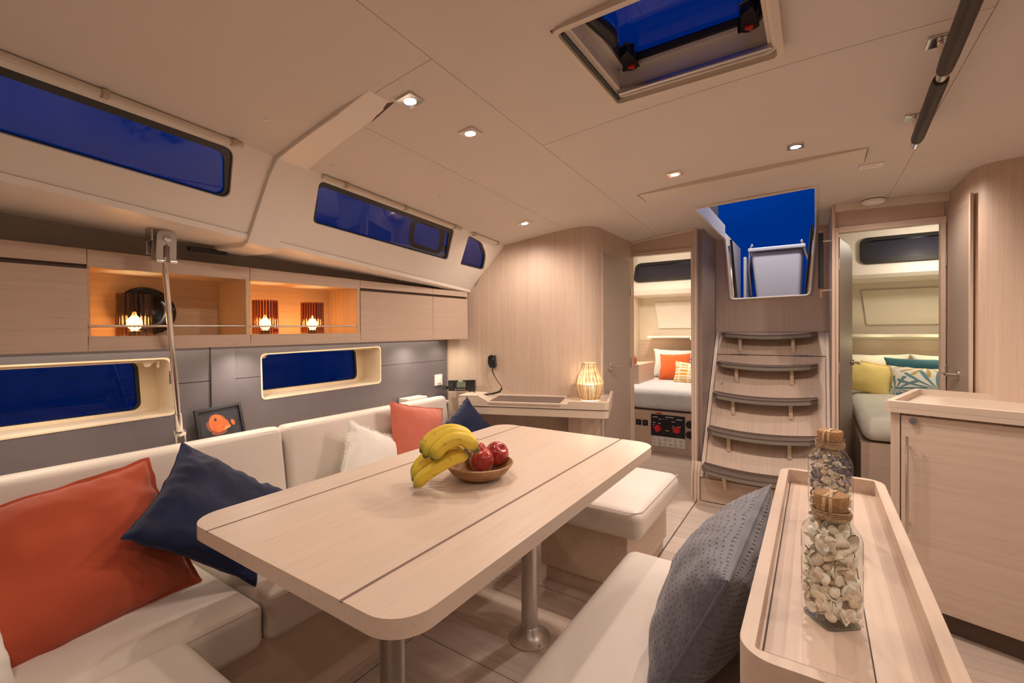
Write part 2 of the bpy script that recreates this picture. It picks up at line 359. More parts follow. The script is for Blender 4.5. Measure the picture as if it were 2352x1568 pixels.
# ================================================================== COACHROOF SIDE (upper windows)
A0, A1, L0, L1 = V(-1.45,.2,1.802), V(-1.68,2.4,1.75), V(-1.72,.88,1.545), V(-1.785,2.4,1.463)
nrm = (A1-A0).cross(L0-A0).normalized()
if nrm.x > 0: nrm = -nrm      # outboard
ey = (A1-A0).normalized(); ez = nrm.cross(ey);
if ez.z > 0: ez = -ez
def wp(p, off=0):
    p = Vector(p); d = (p-A0).dot(nrm); return p-nrm*d+nrm*off
def lineP(y, bottom):
    """point of the wall's top / bottom edge at station y"""
    if bottom:
        z = 1.590-.056*y
        return V(A0.x-((y-A0.y)*nrm.y+(z-A0.z)*nrm.z)/nrm.x, y, z)
    p = A0+ey*((y-A0.y)/ey.y); return p
def wy(y, b): return lineP(y, b)
top = [wy(y, 0)-ez*.02 for y in (-1.3, 2.45)]; bot = [wy(2.425, 1), wy(-1.3, 1)]
W1 = [(-1.47,-.3,1.79), (-1.511,.686,1.778), (-1.521,.711,1.769), (-1.626,.743,1.645), (-1.616,.654,1.647), (-1.515,-.3,1.69)]
W2 = [(-1.55,1.029,1.766), (-1.641,1.902,1.746), (-1.767,1.984,1.602), (-1.665,1.073,1.631)]
W3 = [(-1.655,2.044,1.743), (-1.681,2.2,1.728), (-1.735,2.30,1.688), (-1.760,2.338,1.65), (-1.812,2.383,1.589), (-1.785,2.119,1.593)]
W1 = [(-1.42,-.3,1.788), (-1.519,.712,1.772), (-1.629,.748,1.641), (-1.505,-.3,1.685)]
WW = [rnd([wp(p) for p in w], r) for w, r in ((W1, .03), (W2, .022), (W3, [.015,.03,.03,.03,.02,.015]))]
wall_cr = link('wall_coachroof', MB().plate(top+bot, nrm*.008, WW), WHITE, kind='structure', smooth=25, bevel=.0015, seg=1)
wall_cr['label'] = 'white coachroof side wall pierced by the three tinted upper windows'
for i, w in enumerate(WW):
    c = sum(w, V(0,0,0))/len(w); t = thing('window_%d' % (i+1), ['long tinted upper window nearest the camera', 'middle tinted upper window with a small opening port', 'small curved tinted upper window beside the wood bulkhead'][i], None, c, kind='structure')
    band = .016
    inner = [p+(c-p).normalized()*band for p in w]
    if i < 2:   # broader black frit along the top, as the photo shows
        inner = [p+ez*(.020 if (p-c).dot(ez) < 0 else 0) for p in inner]
    def grow(k): return [p+(p-c).normalized()*k+nrm*.009 for p in w]
    link('frame', MB().plate(grow(.02), nrm*.006, [[p+nrm*.009 for p in inner]]), BLACK, t, smooth=0)
    link('pane', MB().plate([p+nrm*.016 for p in [q+(q-c).normalized()*.02 for q in w]], nrm*.004), WGLASS, t, smooth=0)
    if i == 1:
        h = rnd([wp(p, .028) for p in [(-1.625,1.60,1.735), (-1.648,1.868,1.736), (-1.757,1.945,1.612), (-1.728,1.672,1.618)]], .045, 6); hc_ = sum(h, V(0,0,0))/len(h)
        hi = [p+(hc_-p).normalized()*.026 for p in h]
        pf = link('port_frame', MB().plate(h, nrm*.014, [hi]), BLACKM, t, bevel=.003, label='black frame of the small opening port')
        for k in (0.35, .72):
            q = h[len(h)*3//4-2].lerp(h[len(h)//2+3], k); link('catch', MB().obox(q-ey*.02+ez*-.03-nrm*.012, ey*.04, ez*-.022, nrm*.02), BLACK, pf, bevel=.003)
# blind rails above the upper windows
def ctop(y, dx=0): p = wy(y, 0); return V(p.x+.012+dx, y, cz(p.x+.012)-.012)
for n_, (y0, y1, lab) in enumerate(((-1.0,.73,'long cream blind rail over the nearest upper window'), (1.03,1.94,'cream blind rail over the middle upper window'), (2.05,2.36,'short cream blind rail over the small aft upper window'))):
    t = thing('blind_rail', lab, 'blind rail', ctop(y0), group='blind rails above the upper windows')
    a, b = ctop(y0), ctop(y1); link('rail', MB().obox(a+V(-.012,0,-.006), b-a, V(.014,0,0), V(0,0,.016)), MOLD, t, bevel=.004)
    for k in ([.35,.82] if n_ == 0 else ([.12,.5,.93] if n_ == 1 else [.06,.94])):
        q = a.lerp(b, k) if n_ else ctop(.386 if k == .35 else .70); link('clip', MB().obox(q+V(-.014,-.008,-.009), V(0,.016,0), V(.022,0,0), V(0,0,.018)), plain('brass_clip', (.55,.45,.33), .4), t, bevel=.002)
# aft end return of the coachroof wall (rounded lip next to the bulkhead)
e0, e1 = wy(2.40, 1), wy(-1.3, 1)
# ledge under the wall: underside of the side deck
def dk(y, o): b = wy(y, 1); return [V(b.x+.012, y, b.z+.010), V(b.x+.008, y, b.z-.008), V(b.x-.022, y, b.z-.017), V(-2.02, y, b.z-.022+.010*y), V(-2.28, y, b.z-.02+.012*y)][o]
ys = [-1.3, 0, .6, 1.2, 1.8, 2.41]; vs = [dk(y, k) for y in ys for k in range(5)]
vs2 = [v+V(-.016,0,.03) for v in vs]; N = len(vs); fs = []
for i in range(len(ys)-1):
    for k in range(4): a = i*5+k; fs += [(a, a+1, a+6, a+5), (a+5+N, a+6+N, a+1+N, a+N)]
fs += [(25, 26, 26+N, 25+N), (26, 27, 27+N, 26+N), (27, 28, 28+N, 27+N), (28, 29, 29+N, 28+N)]
sd = link('trim_1', MB().add(vs+vs2, fs), WHITE, kind='structure', smooth=50); sd['label'] = 'white underside of the side deck above the overhead cabinets'
# ring-frame beam across coachroof side and ceiling
def beam():
    mb = MB(); w0, w1 = .842, .958; prof = []
    def sec(y):
        L = []
        for x in (-1.035, -1.10, -1.18, -1.26, -1.34, -1.42): L.append(V(x, y, cz(x)-(.001 if x > -1.04 else .006 if x > -1.15 else .013)))
        t = wy(y, 0); L += [V(t.x+.016, y, cz(t.x+.016)-.013), t-nrm*.013+ez*.06]; b = wy(y, 1)
        L += [b-nrm*.014-ez*.03, b-nrm*.012+V(0,0,-.012), V(b.x-.03, y, b.z-.034), V(-1.93, y-.02, b.z-.03)]
        return L
    A, B = sec(w0), sec(w1)
    for k, s_ in ((0, A), (1, B)):     # the beam narrows a little inboard
        for i, p in enumerate(s_[:6]): p.y += (-.0, -.03)[k]*(6-i)/6
    n_ = len(A); 
    off = [V(0,0,.02)]*6+[nrm*.03]*3+[V(0,0,.03)]*3
    vs = A+B+[p+off[i] for i, p in enumerate(A)]+[p+off[i] for i, p in enumerate(B)]; fs = []
    for i in range(n_-1):
        a, b = i, i+n_; fs += [(a, a+1, b+1, b), (a+2*n_, b+2*n_, b+1+2*n_, a+1+2*n_), (a, a+2*n_, a+1+2*n_, a+1), (b, b+1, b+1+2*n_, b+2*n_)]
    fs += [(0, n_, 3*n_, 2*n_), (n_-1, 3*n_-1, 4*n_-1, 2*n_-1)]
    mb.add(vs, fs); return mb
bm_gap = MB().plate([V(-1.030,.929,1.8702), V(-1.150,.946,1.8512), V(-1.046,.917,1.8678)], V(0,0,-.0016))
bm = link('trim_2', beam(), WHITE, kind='structure', smooth=35, bevel=.004); bm['label'] = 'white ring frame beam running over ceiling and coachroof side'
link('end_gap', bm_gap, GROOVE, bm, smooth=0)
# grab slot in the side deck
b0 = wy(.80, 1); link('trim_3', MB().box(-1.93, -1.905, .735, .865, b0.z-.044, b0.z-.030), BLACK, kind='structure', bevel=.003)['label'] = 'short black slot under the side deck beside the ring frame'
# ================================================================== LEFT HULL WALL (grey panels, lower windows)
XW = -2.06
LW1 = [(0, -.35,1.10), (0,.722,1.100), (0,.738,.886), (0,-.35,.872)]
LW2 = [(0,1.068,1.097), (0,1.736,1.108), (0,1.736,.905), (0,1.071,.897)]
wl = thing('wall_left', 'grey brushed hull side panelling behind the sofa', None, (XW, 0, 0), kind='structure')
def yz(pts, x): return [V(x, p[-2], p[-1]) for p in pts]
def gpanel(y0, y1, z0, z1, hole=None, x=XW, th=-.012, mat=GREYP):
    hs = [rnd(yz(hole, x), .02)] if hole else []
    return link('wall_panel', MB().plate([V(x,y0,z0), V(x,y1,z0), V(x,y1,z1), V(x,y0,z1)], V(th,0,0), hs), mat, wl, smooth=0, bevel=.0012, seg=1)
link('backing', MB().plate([V(XW-.012,-1.3,.1), V(XW-.012,2.3,.1), V(XW-.012,2.3,1.145), V(XW-.012,-1.3,1.145)], V(-.006,0,0), [yz([(0,-.36,1.106), (0,.730,1.106), (0,.745,.876), (0,-.36,.862)], XW-.012), yz([(0,1.060,1.104), (0,1.744,1.115), (0,1.744,.897), (0,1.063,.889)], XW-.012)]), GROOVE, wl, smooth=0)
gp = .0015
def gcol(y0, y1, hole):
    """panel column split at z=1 with the window hole running through both boards"""
    ya, yb = hole[0][1], hole[1][1]
    for zz in ((.3, 1-gp), (1+gp, 1.145)):
        lo, hi = zz
        o = [V(XW,y0,lo), V(XW,y1,lo), V(XW,y1,hi), V(XW,y0,hi)]
        r = [p for p in rnd(yz(hole, XW), .02)]
        part = [p for p in r if lo <= p.z <= hi]
        # notch polygon
        if lo < 1:
            L = sorted([p for p in r if p.z < 1 and p.y < (ya+yb)/2], key=lambda p: -p.z); R = sorted([p for p in r if p.z < 1 and p.y >= (ya+yb)/2], key=lambda p: p.z)
            o = [V(XW,y0,lo), V(XW,y1,lo), V(XW,y1,hi), V(XW,R[-1].y,hi)]+R[::-1]+L[::-1]+[V(XW,L[0].y,hi), V(XW,y0,hi)]
        else:
            L = sorted([p for p in r if p.z > 1 and p.y < (ya+yb)/2], key=lambda p: p.z); R = sorted([p for p in r if p.z > 1 and p.y >= (ya+yb)/2], key=lambda p: -p.z)
            o = [V(XW,y0,lo), V(XW,L[0].y,lo)]+L+R+[V(XW,R[-1].y,lo), V(XW,y1,lo), V(XW,y1,hi), V(XW,y0,hi)]
        link('wall_panel', MB().plate(o, V(-.012,0,0)), GREYP, wl, smooth=0, bevel=.001, seg=1)
gcol(-1.3, .860, LW1); gcol(.957, 2.30, LW2)
link('pilaster', MB().box(XW-.01, XW+.008, .862, .955, .3, 1.145), GREYP, wl, bevel=.0015, smooth=0)
link('upper_panel', MB().box(-2.01, -1.995, -1.3, 2.30, 1.431, 1.7), plain('grey_liner', (.34,.29,.26), .5), wl, smooth=0)
for i, (hole, y1p, zz) in enumerate(((LW1, .735, None), (LW2, 1.80, None))):
    t = thing('window_%d' % (4+i), ['lower hull window nearest the camera in a deep pale wood surround', 'lower hull window in the middle of the grey panelling, deep wood surround'][i], None, (XW-.1, hole[1][1]-.3, .9), kind='structure')
    r = rnd(yz(hole, XW-.0), .02); D = .145
    c = sum(r, V(0,0,0))/len(r); ro = [p+(p-c).normalized()*.004+V(.0015,0,0) for p in r]; r = [p+V(.0015,0,0) for p in r]
    sg2 = lambda a, k: math.copysign(k, a)
    ro = [V(p.x, p.y+sg2(p.y-c.y,.004), p.z+sg2(p.z-c.z,.004)) for p in r]; r = [V(p.x, p.y-sg2(p.y-c.y,.002), p.z-sg2(p.z-c.z,.002)) for p in r]
    # reveal tube
    link('surround', MB().plate(ro, V(-D,0,0), [r]), LEDGE, t, smooth=30)
    a, b = hole[0][1], hole[1][1]; z0, z1 = hole[3][2], hole[1][2]
    gl = rnd([V(XW-D, a+.006, z0+.020), V(XW-D, b-.045, z0+.026), V(XW-D, b-.055, z1-.012), V(XW-D, a+.006, z1-.012)], .03)
    link('liner', MB().plate([V(XW-D, a-.02, z0-.02), V(XW-D, b+.02, z0-.02), V(XW-D, b+.02, z1+.02), V(XW-D, a-.02, z1+.02)], V(-.01,0,0), [gl]), LEDGE, t, smooth=0)
    gc = sum(gl, V(0,0,0))/len(gl)
    link('frame', MB().plate([p+(p-gc).normalized()*.0+V(-.003,0,0) for p in gl], V(-.012,0,0), [[p+(gc-p).normalized()*.012+V(-.003,0,0) for p in gl]]), BLACK, t, smooth=0)
    link('pane', MB().plate([p+V(-.012,0,0) for p in gl], V(-.004,0,0)), LGLASS, t, smooth=0)
    bl = link('blind_cassette', MB().box(XW-.05, XW-.03, a+.01, b-.03, z1-.012, z1-.001), LEDGE, t, bevel=.003)
    yy = a+.012 if i else b-.075
    link('blind_tab', MB().plate([V(XW-.035,yy,z1-.012), V(XW-.035,yy+.04,z1-.010), V(XW-.035,yy+.022,z1-.030), V(XW-.035,yy+.008,z1-.030)], V(-.006,0,0)), LEDGE, t, smooth=0)
    if not i: link('blind_tab', MB().box(XW-.04, XW-.034, yy+.045, yy+.053, z1-.034, z1-.01), LEDGE, t, smooth=0)
# shelf between backrest and hull wall
link('trim_4', MB().box(-2.06, -1.95, -1.2, 2.2, .735, .75), DESKM, kind='structure')['label'] = 'narrow shelf between sofa backrest and grey panelling'
# ================================================================== NAV BULKHEAD with curved corner
def extr(poly, z0, z1, th, zf=None):
    """thick sheet following an xy polyline; thickness to the left of travel"""
    P = [V(p[0], p[1], 0) for p in poly]; n_ = len(P); vs = []
    for i, p in enumerate(P):
        d = (P[min(i+1, n_-1)]-P[max(i-1, 0)]).normalized(); nn = V(-d.y, d.x, 0)
        for q in (p, p+nn*th):
            vs += [V(q.x, q.y, z0), V(q.x, q.y, zf(q.x) if zf else z1)]
    fs = []
    for i in range(n_-1):
        a = i*4; b = a+4; fs += [(a, b, b+1, a+1), (a+2, a+3, b+3, b+2), (a+1, b+1, b+3, a+3), (a, a+2, b+2, b)]
    fs += [(0, 1, 3, 2), ((n_-1)*4, (n_-1)*4+2, (n_-1)*4+3, (n_-1)*4+1)]
    return MB().add(vs, fs)
def nl(x): return 2.63+.37*(x+1.2)
corner = [(-2.25, nl(-2.25)), (-1.875, nl(-1.875)), (-1.735, nl(-1.735)), (-1.285, nl(-1.285))]
p0, p1, p2 = V(-1.285, nl(-1.285), 0), V(-1.165, nl(-1.165)+.01, 0), V(-1.16, 2.765, 0)
for k in range(1, 9):
    t = k/8; q = p0*(1-t)**2+p1*2*t*(1-t)+p2*t*t; corner.append((q.x, q.y))
corner += [(-1.16, 2.9), (-1.16, 3.43)]
wn = link('wall_nav', extr(corner, 0, 0, .03, lambda x: cz(x)+.006 if x > -1.80 else 1.49), VENZ, kind='structure', smooth=35); wn['label'] = 'upright grained wood bulkhead behind the chart table, curving at its right end'
# left locker door on the return of the bulkhead
def flatdoor(name, lab, x, y0, y1, z0, z1, face, hy, hinge_y, hz):
    t = thing(name, lab, None, (x, (y0+y1)/2, z0), kind='structure'); e = .006*face
    link('door_leaf', MB().box(min(x, x+e), max(x, x+e), y0, y1, z0, z1), DOORM, t, bevel=.0015, smooth=0)
    sy = y0-.028
    link('door_jamb', MB().box(min(x, x+e*2), max(x, x+e*2), sy, y0-.004, 0, z1+.03), OAKZ, t, bevel=.002)
    for z in (z0+.25, hz, z1-.22): link('hinge', MB().box(min(x+e, x+e*2.2), max(x+e, x+e*2.2), hinge_y-.008, hinge_y+.008, z-.035, z+.035), STEEL, t, bevel=.002)
    h = link('door_handle', MB().cyl((x+e,hy,hz), (x+e+.008*face,hy,hz), .024, n=24).cyl((x+e,hy,hz), (x+.05*face,hy,hz), .008, n=12).tube([(x+.046*face,hy,hz), (x+.05*face,hy+.03,hz), (x+.05*face,hy+.09,hz)], .008), CHROME, t, label='chrome lever handle')
    return t
flatdoor('door_1', 'taupe locker door between the curved wood bulkhead and left cabin doorway', -1.16, 2.80, 3.33, .06, 1.70, 1, 2.90, 3.345, .945)
# ================================================================== AFT BULKHEAD, cabin doorways
def wallbox(name, x0, x1, y0, y1, z0, z1, mat, lab, **k):
    o = link(name, MB().box(x0, x1, y0, y1, z0, z1), mat, kind='structure', **k); o['label'] = lab; return o
wa = thing('wall_aft', 'wood aft bulkhead holding the two cabin doorways', None, (-.3, 3.4, 0), kind='structure')
def wpx(n_, x0, x1, y0, y1, z0, z1, mat=OAKZ, b=.002): return link(n_, MB().box(x0, x1, y0, y1, z0, z1), mat, wa, bevel=b, smooth=0)
wpx('door_jamb', -1.215, -1.168, 3.395, 3.44, 0, 1.78); wpx('door_jamb', -.73, -.714, 3.392, 3.43, 0, 1.93); wpx('door_jamb', -.713, -.698, 3.386, 3.46, 0, 1.93)
wpx('door_header', -1.2, -.73, 3.40, 3.43, 1.775, 1.93, VENX); wpx('door_head_frame', -1.2, -.73, 3.393, 3.44, 1.746, 1.774, OAKX)
wpx('door_jamb', .083, .100, 3.37, 3.46, 0, 1.94); wpx('door_jamb', .101, .117, 3.385, 3.44, 0, 1.80); wpx('door_jamb', .573, .594, 3.385, 3.44, 0, 1.80)
wpx('door_header', .10, .592, 3.40, 3.43, 1.805, 1.94, VENX); wpx('door_head_frame', .117, .60, 3.388, 3.44, 1.768, 1.803, OAKX)
wpx('wall_infill', .5945, .62, 3.40, 3.43, 0, 1.95, VENZ)
def molding(name, x0, x1, y, h, d, lab):
    vs = []; X = [x0+(x1-x0)*i/6 for i in range(7)]
    for x in X: z = cz(x); vs += [(x,y,z), (x,y-d,z), (x,y-d,z-h), (x,y,z-h)]
    fs = [(i*4+k, i*4+(k+1) % 4, (i+1)*4+(k+1) % 4, (i+1)*4+k) for i in range(6) for k in range(4)]+[(3,2,1,0), (24,25,26,27)]
    o = link(name, MB().add(vs, fs), MOLD, kind='structure', bevel=.003, smooth=30); o['label'] = lab
molding('trim_5', -1.16, -.70, 3.402, .014, .02, 'thin cream moulding over the left cabin doorway'); molding('trim_6', .10, .604, 3.402, .042, .045, 'thick cream moulding over the right cabin doorway')
# companionway side walls and bulkhead
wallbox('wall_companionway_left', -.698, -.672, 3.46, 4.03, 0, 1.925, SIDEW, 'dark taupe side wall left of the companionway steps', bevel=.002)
wallbox('wall_companionway_right', .082, .10, 3.46, 4.03, 0, 1.94, DOORM, 'side wall right of the companionway steps', bevel=.002)
Z = 1.94
wc = link('wall_companionway', MB().plate([V(-.68,4.0,1.10), V(.085,4.0,1.10), V(.085,4.0,Z), V(.008,4.0,Z), V(.000,4.0,1.85), V(-.029,4.0,1.434), V(-.567,4.0,1.425), V(-.600,4.0,1.85), V(-.606,4.0,Z), V(-.68,4.0,Z)], V(0,.03,0)), VENZ, kind='structure', smooth=0)
wc['label'] = 'wood bulkhead above the steps, cut away for the companionway opening'
# opening trim
path = rnd([V(-.603,2.85,cz(-.6)-.002), V(-.603,3.985,cz(-.6)-.004), V(-.565,3.992,1.425), V(-.030,3.992,1.434), V(.006,3.985,cz(0)-.004), V(.006,2.85,cz(0)-.002)], [.03,.012,.03,.03,.012,.03], 4)
link('trim_7', MB().tube(path, .009, 8, closed=True), MOLD, kind='structure')['label'] = 'cream rubber trim around the companionway opening'
co = MB(); t_ = .11
co.box(-.640,-.606,2.83,4.03,1.915,2.03).box(.008,.04,2.83,4.03,1.945,2.03).box(-.64,.04,2.80,2.85,1.94,2.03)
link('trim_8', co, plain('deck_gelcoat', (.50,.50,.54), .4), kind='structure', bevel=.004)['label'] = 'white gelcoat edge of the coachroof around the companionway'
# ------------------------------------------------------------------ companionway steps
st = thing('companionway_steps', 'wooden companionway steps with five curved brown treads', 'steps', (-.3, 3.7, 0))
SZ = 1.168; y_at = lambda z: 3.345 if z < .165 else 3.345+.655*(z-.165)/(SZ-.165)
def prof(x0, x1, dy, z1=SZ, y1=4.0):
    pts = [(3.345+dy,0), (3.345+dy,.165), (y_at(z1)+dy,z1), (y1,z1), (y1,0)]; return MB().plate([V(x0,a,b) for a, b in pts], V(x1-x0,0,0))
link('body', prof(-.668, .080, .006), VENS, st, bevel=.002, smooth=0)
sl = V(0, .655, SZ-.165).normalized(); sn = V(0, -sl.z, sl.y)
def slope(x0, x1, z0, z1, th=.008): a = V(x0, y_at(z0), z0); return MB().obox(a+sn*.0-sn*.0, V(x1-x0,0,0), sl*((z1-z0)/sl.z), sn*th)
link('hinged_panel', slope(-.640, .058, .172, .985), VENS, st, bevel=.0015, smooth=0); link('upper_panel', slope(-.640, .062, .992, 1.160), VENS, st, bevel=.0015, smooth=0)
link('kick_board', MB().box(-.662, .075, 3.340, 3.352, .006, .162), VENX, st, bevel=.0015, smooth=0)
for x0, x1, zt in ((-.728,-.713,.262), (-.709,-.690,.262), (-.688,-.670,.262)):
    link('side_rail', MB().plate([V(x0,a,b) for a, b in ((3.335,0), (3.335,.165), (3.385,.262), (3.386,.262), (3.386,0))], V(x1-x0,0,0)), OAKZ, st, bevel=.0015, smooth=0)
link('side_rail', slope(-.668, -.644, .165, 1.16, .012), OAKZ, st, bevel=.002, smooth=0); link('side_rail', slope(.062, .080, .165, 1.16, .012), OAKZ, st, bevel=.002, smooth=0)
for x in (-.53, -.12):
    a = V(x, y_at(.988), .988)+sn*.009; link('piano_hinge', MB().obox(a, V(.10,0,0), sl*.007, sn*.003), STEEL, st, smooth=0)
for x, z in ((-.585,.775), (-.02,.775), (-.588,.715), (-.022,.72)):
    a = V(x, y_at(z), z)+sn*.008; link('panel_catch', MB().cyl(a, a+sn*.006, .009, n=16), STEEL, st)
for z, xl in ((1.150,-.615), (.930,-.625), (.710,-.630), (.478,-.640), (.245,-.648)):
    xr = .012; yb = y_at(z)-.002; n_ = 16; F = []; B = []
    tr = MB(); ed = MB(); vs = []
    for i in range(n_+1):
        s_ = i/n_; x = xl+(xr-xl)*s_; c_ = 4*s_*(1-s_); zz = z+.022*(1-c_)-.006
        e = .5-abs(.5-s_); front = .150+.035*c_-(.050*(1-min(1, e/.05))**2)
        vs.append((V(x, yb-front, zz), V(x, yb, zz)))
    top_ = [p for a, b in vs for p in (a, b)]; N = len(top_); lay = top_+[p-V(0,0,.008) for p in top_]; fs = []
    for i in range(n_): a = 2*i; fs += [(a, a+2, a+3, a+1), (a+N, a+1+N, a+3+N, a+2+N), (a, a+N, a+2+N, a+2), (a+1, a+3, a+3+N, a+1+N)]
    fs += [(0, 1, 1+N, N), (2*n_, 2*n_+N, 2*n_+1+N, 2*n_+1)]
    td = link('tread', MB().add(lay, fs), TREAD, st, smooth=30)
    lay2 = [p-V(0,0,.0085) for p in top_]+[p-V(0,0,.030) for p in top_]
    link('edge_band', MB().add(lay2, fs), TREADE, td, smooth=30, label='grey green edge under the brown tread')
    for fx in (.215, .765):
        x = xl+(xr-xl)*fx; zz = z-.035
        link('bracket', MB().plate([V(x-.011,yb-.125,zz), V(x-.011,yb+.005,zz), V(x-.011,y_at(zz-.10)-.001,zz-.10), V(x-.011,y_at(zz-.10)-.018,zz-.10)], V(.022,0,0)), SOLID, td, bevel=.002, smooth=0)
# ------------------------------------------------------------------ right side: door panel, curved column, galley bulkhead
rc = [(.602,3.43), (.602,2.96)]
q0, q1, q2 = V(.602,2.96,0), V(.608,2.85,0), V(.75,2.80,0)
for k in range(1, 9):
    t = k/8; q = q0*(1-t)**2+q1*2*t*(1-t)+q2*t*t; rc.append((q.x, q.y))
rc += [(1.95, 2.40)]
wr = link('wall_right', extr(rc, 0, 0, .03, lambda x: cz(x)+.004), VENZ, kind='structure', smooth=35); wr['label'] = 'upright grained wood bulkhead curving behind the galley worktop'
dt = flatdoor('door_2', 'taupe door with chrome lever between right doorway and curved bulkhead', .602, 2.935, 3.368, .06, 1.78, -1, 3.13, 3.378, .955)
# shell behind the camera
for nm, b in (('wall_forward', (-2.3,2.0,-1.32,-1.28,0,2.0)), ('wall_starboard', (1.93,1.96,-1.3,3.45,0,2.0)), ('wall_hull', (-2.34,-2.30,-1.3,.2,-.05,1.75))):
    if nm != 'wall_hull': wallbox(nm, *b, VENZ if nm == 'wall_forward' else HEAD, {'wall_forward': 'forward bulkhead behind the viewpoint', 'wall_starboard': 'side wall of the galley outside the view'}[nm])
# ------------------------------------------------------------------ cabins
def cabin(prefix, x0, x1, y0, y1, ztop, lab):
    t = thing('wall_'+prefix, lab, None, ((x0+x1)/2, y0, 0), kind='structure')
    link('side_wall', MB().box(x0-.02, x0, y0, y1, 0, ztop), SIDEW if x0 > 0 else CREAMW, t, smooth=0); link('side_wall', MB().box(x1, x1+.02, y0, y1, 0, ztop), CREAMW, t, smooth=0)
    link('cabin_ceiling', MB().box(x0, x1, y0, y1, ztop, ztop+.02), WHITE, t, smooth=0)
    return t
cl = cabin('left_cabin', -1.86, -.745, 3.44, 5.9, 2.12, 'cream lined walls of the left aft cabin')
link('aft_panel', MB().box(-1.86, -.745, 5.72, 5.9, 0, 1.62), CREAMW, cl, smooth=0); link('head_board', MB().box(-1.86,-.745,5.70,5.72,.5,1.06), VENX, cl, smooth=0)
link('soffit', MB().plate([V(-1.86,5.45,1.60), V(-1.86,5.9,1.57), V(-1.86,5.9,1.66), V(-1.86,5.43,1.66)], V(1.115,0,0)), WHITE, cl, bevel=.006, smooth=0)
link('hull_side', MB().plate([V(-1.86,5.46,1.66), V(-1.86,5.66,2.12), V(-1.86,5.70,2.12), V(-1.86,5.50,1.66)], V(1.115,0,0)), WHITE, cl, smooth=0)
link('recess', MB().plate([V(-1.62,5.715,1.20), V(-.9,5.715,1.20), V(-.9,5.715,1.52), V(-1.67,5.715,1.52)], V(0,-.012,0)), WHITE, cl, bevel=.01)
link('shelf', MB().box(-1.70, -.75, 5.50, 5.72, 1.085, 1.11).box(-1.2,-.75,5.47,5.6,1.06,1.085), WHITE, cl, bevel=.008, smooth=0)
def cwin(name, lab, x0, x1, z0, z1, yb):
    # window in the sloping hull side; y grows with height
    t = thing(name, lab, None, ((x0+x1)/2, yb, (z0+z1)/2), kind='structure'); f = lambda z: yb+(z-1.66)*.4348-.012
    o = rnd([V(x0,f(z0),z0), V(x1,f(z0),z0), V(x1,f(z1),z1), V(x0,f(z1),z1)], .07, 6); c = sum(o, V(0,0,0))/len(o); k = V(0,-.917,.399)
    i_ = [V(c.x+(p.x-c.x)*(1-.035/abs(x1-x0)*2), 0, c.z+(p.z-c.z)*(1-.035/abs(z1-z0)*2)) for p in o]; i_ = [V(p.x, f(p.z), p.z) for p in i_]
    link('frame', MB().plate(o, k*.02, [i_]), BLACK, t, bevel=.004); link('pane', MB().plate([p+k*.004 for p in i_], k*.004), plain('night_glass', (.010,.010,.028), .08, spec=.6), t, smooth=0)
cwin('window_6', 'black framed hull window seen through the left cabin doorway', -1.86, -.95, 1.76, 2.00, 5.46)
cr_ = cabin('right_cabin', .10, 1.42, 3.44, 5.9, 2.16, 'cream lined walls of the right aft cabin')
link('aft_panel', MB().box(.10,1.42,5.72,5.9,0,1.70), CREAMW, cr_, smooth=0); link('head_board', MB().box(.10,1.42,5.69,5.72,.5,1.07), VENX, cr_, smooth=0)
link('soffit', MB().plate([V(.10,5.50,1.66), V(.10,5.9,1.61), V(.10,5.9,1.70), V(.10,5.48,1.70)], V(1.32,0,0)), WHITE, cr_, bevel=.006, smooth=0)
link('hull_side', MB().plate([V(.10,5.50,1.70), V(.10,5.70,2.16), V(.10,5.74,2.16), V(.10,5.54,1.70)], V(1.32,0,0)), WHITE, cr_, smooth=0)
link('recess', MB().plate([V(.42,5.715,1.22), V(1.35,5.715,1.22), V(1.35,5.715,1.56), V(.38,5.715,1.56)], V(0,-.010,0)), CREAMW, cr_, bevel=.01)
link('shelf', MB().box(.10, 1.41, 5.50, 5.72, 1.10, 1.13), MOLD, cr_, bevel=.008, smooth=0)
cwin('window_7', 'black framed hull window seen through the right cabin doorway', .36, 1.28, 1.80, 2.06, 5.485)
link('cabin_partition', MB().box(-.745, .10, 4.04, 4.06, 0, 1.40), GROOVE, cr_, smooth=0)
# right cabin door leaf, standing open
dl = thing('door_3', 'open cabin door seen edge on inside the right doorway', None, (.125, 3.45, .05), kind='structure')
a = V(.124,3.455,.05); d_ = V(.090,.50,0); w_ = d_.cross(V(0,0,1)).normalized()*.022
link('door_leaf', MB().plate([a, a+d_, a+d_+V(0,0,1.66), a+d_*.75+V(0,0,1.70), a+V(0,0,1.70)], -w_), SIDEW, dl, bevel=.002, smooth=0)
h = a+d_*.90+w_*.1+V(0,0,.905); link('door_handle', MB().cyl(h, h+w_*.6, .020, n=20).cyl(h, h+w_*2.4, .007, n=12).tube([h+w_*2.3, h+w_*2.3-d_*.05, h+w_*2.3-d_*.2], .0075), CHROME, dl)
for z in (.95, 1.58): link('hinge', MB().box(.1175,.124,3.384,3.40,z-.035,z+.035), STEEL, dl, bevel=.002)
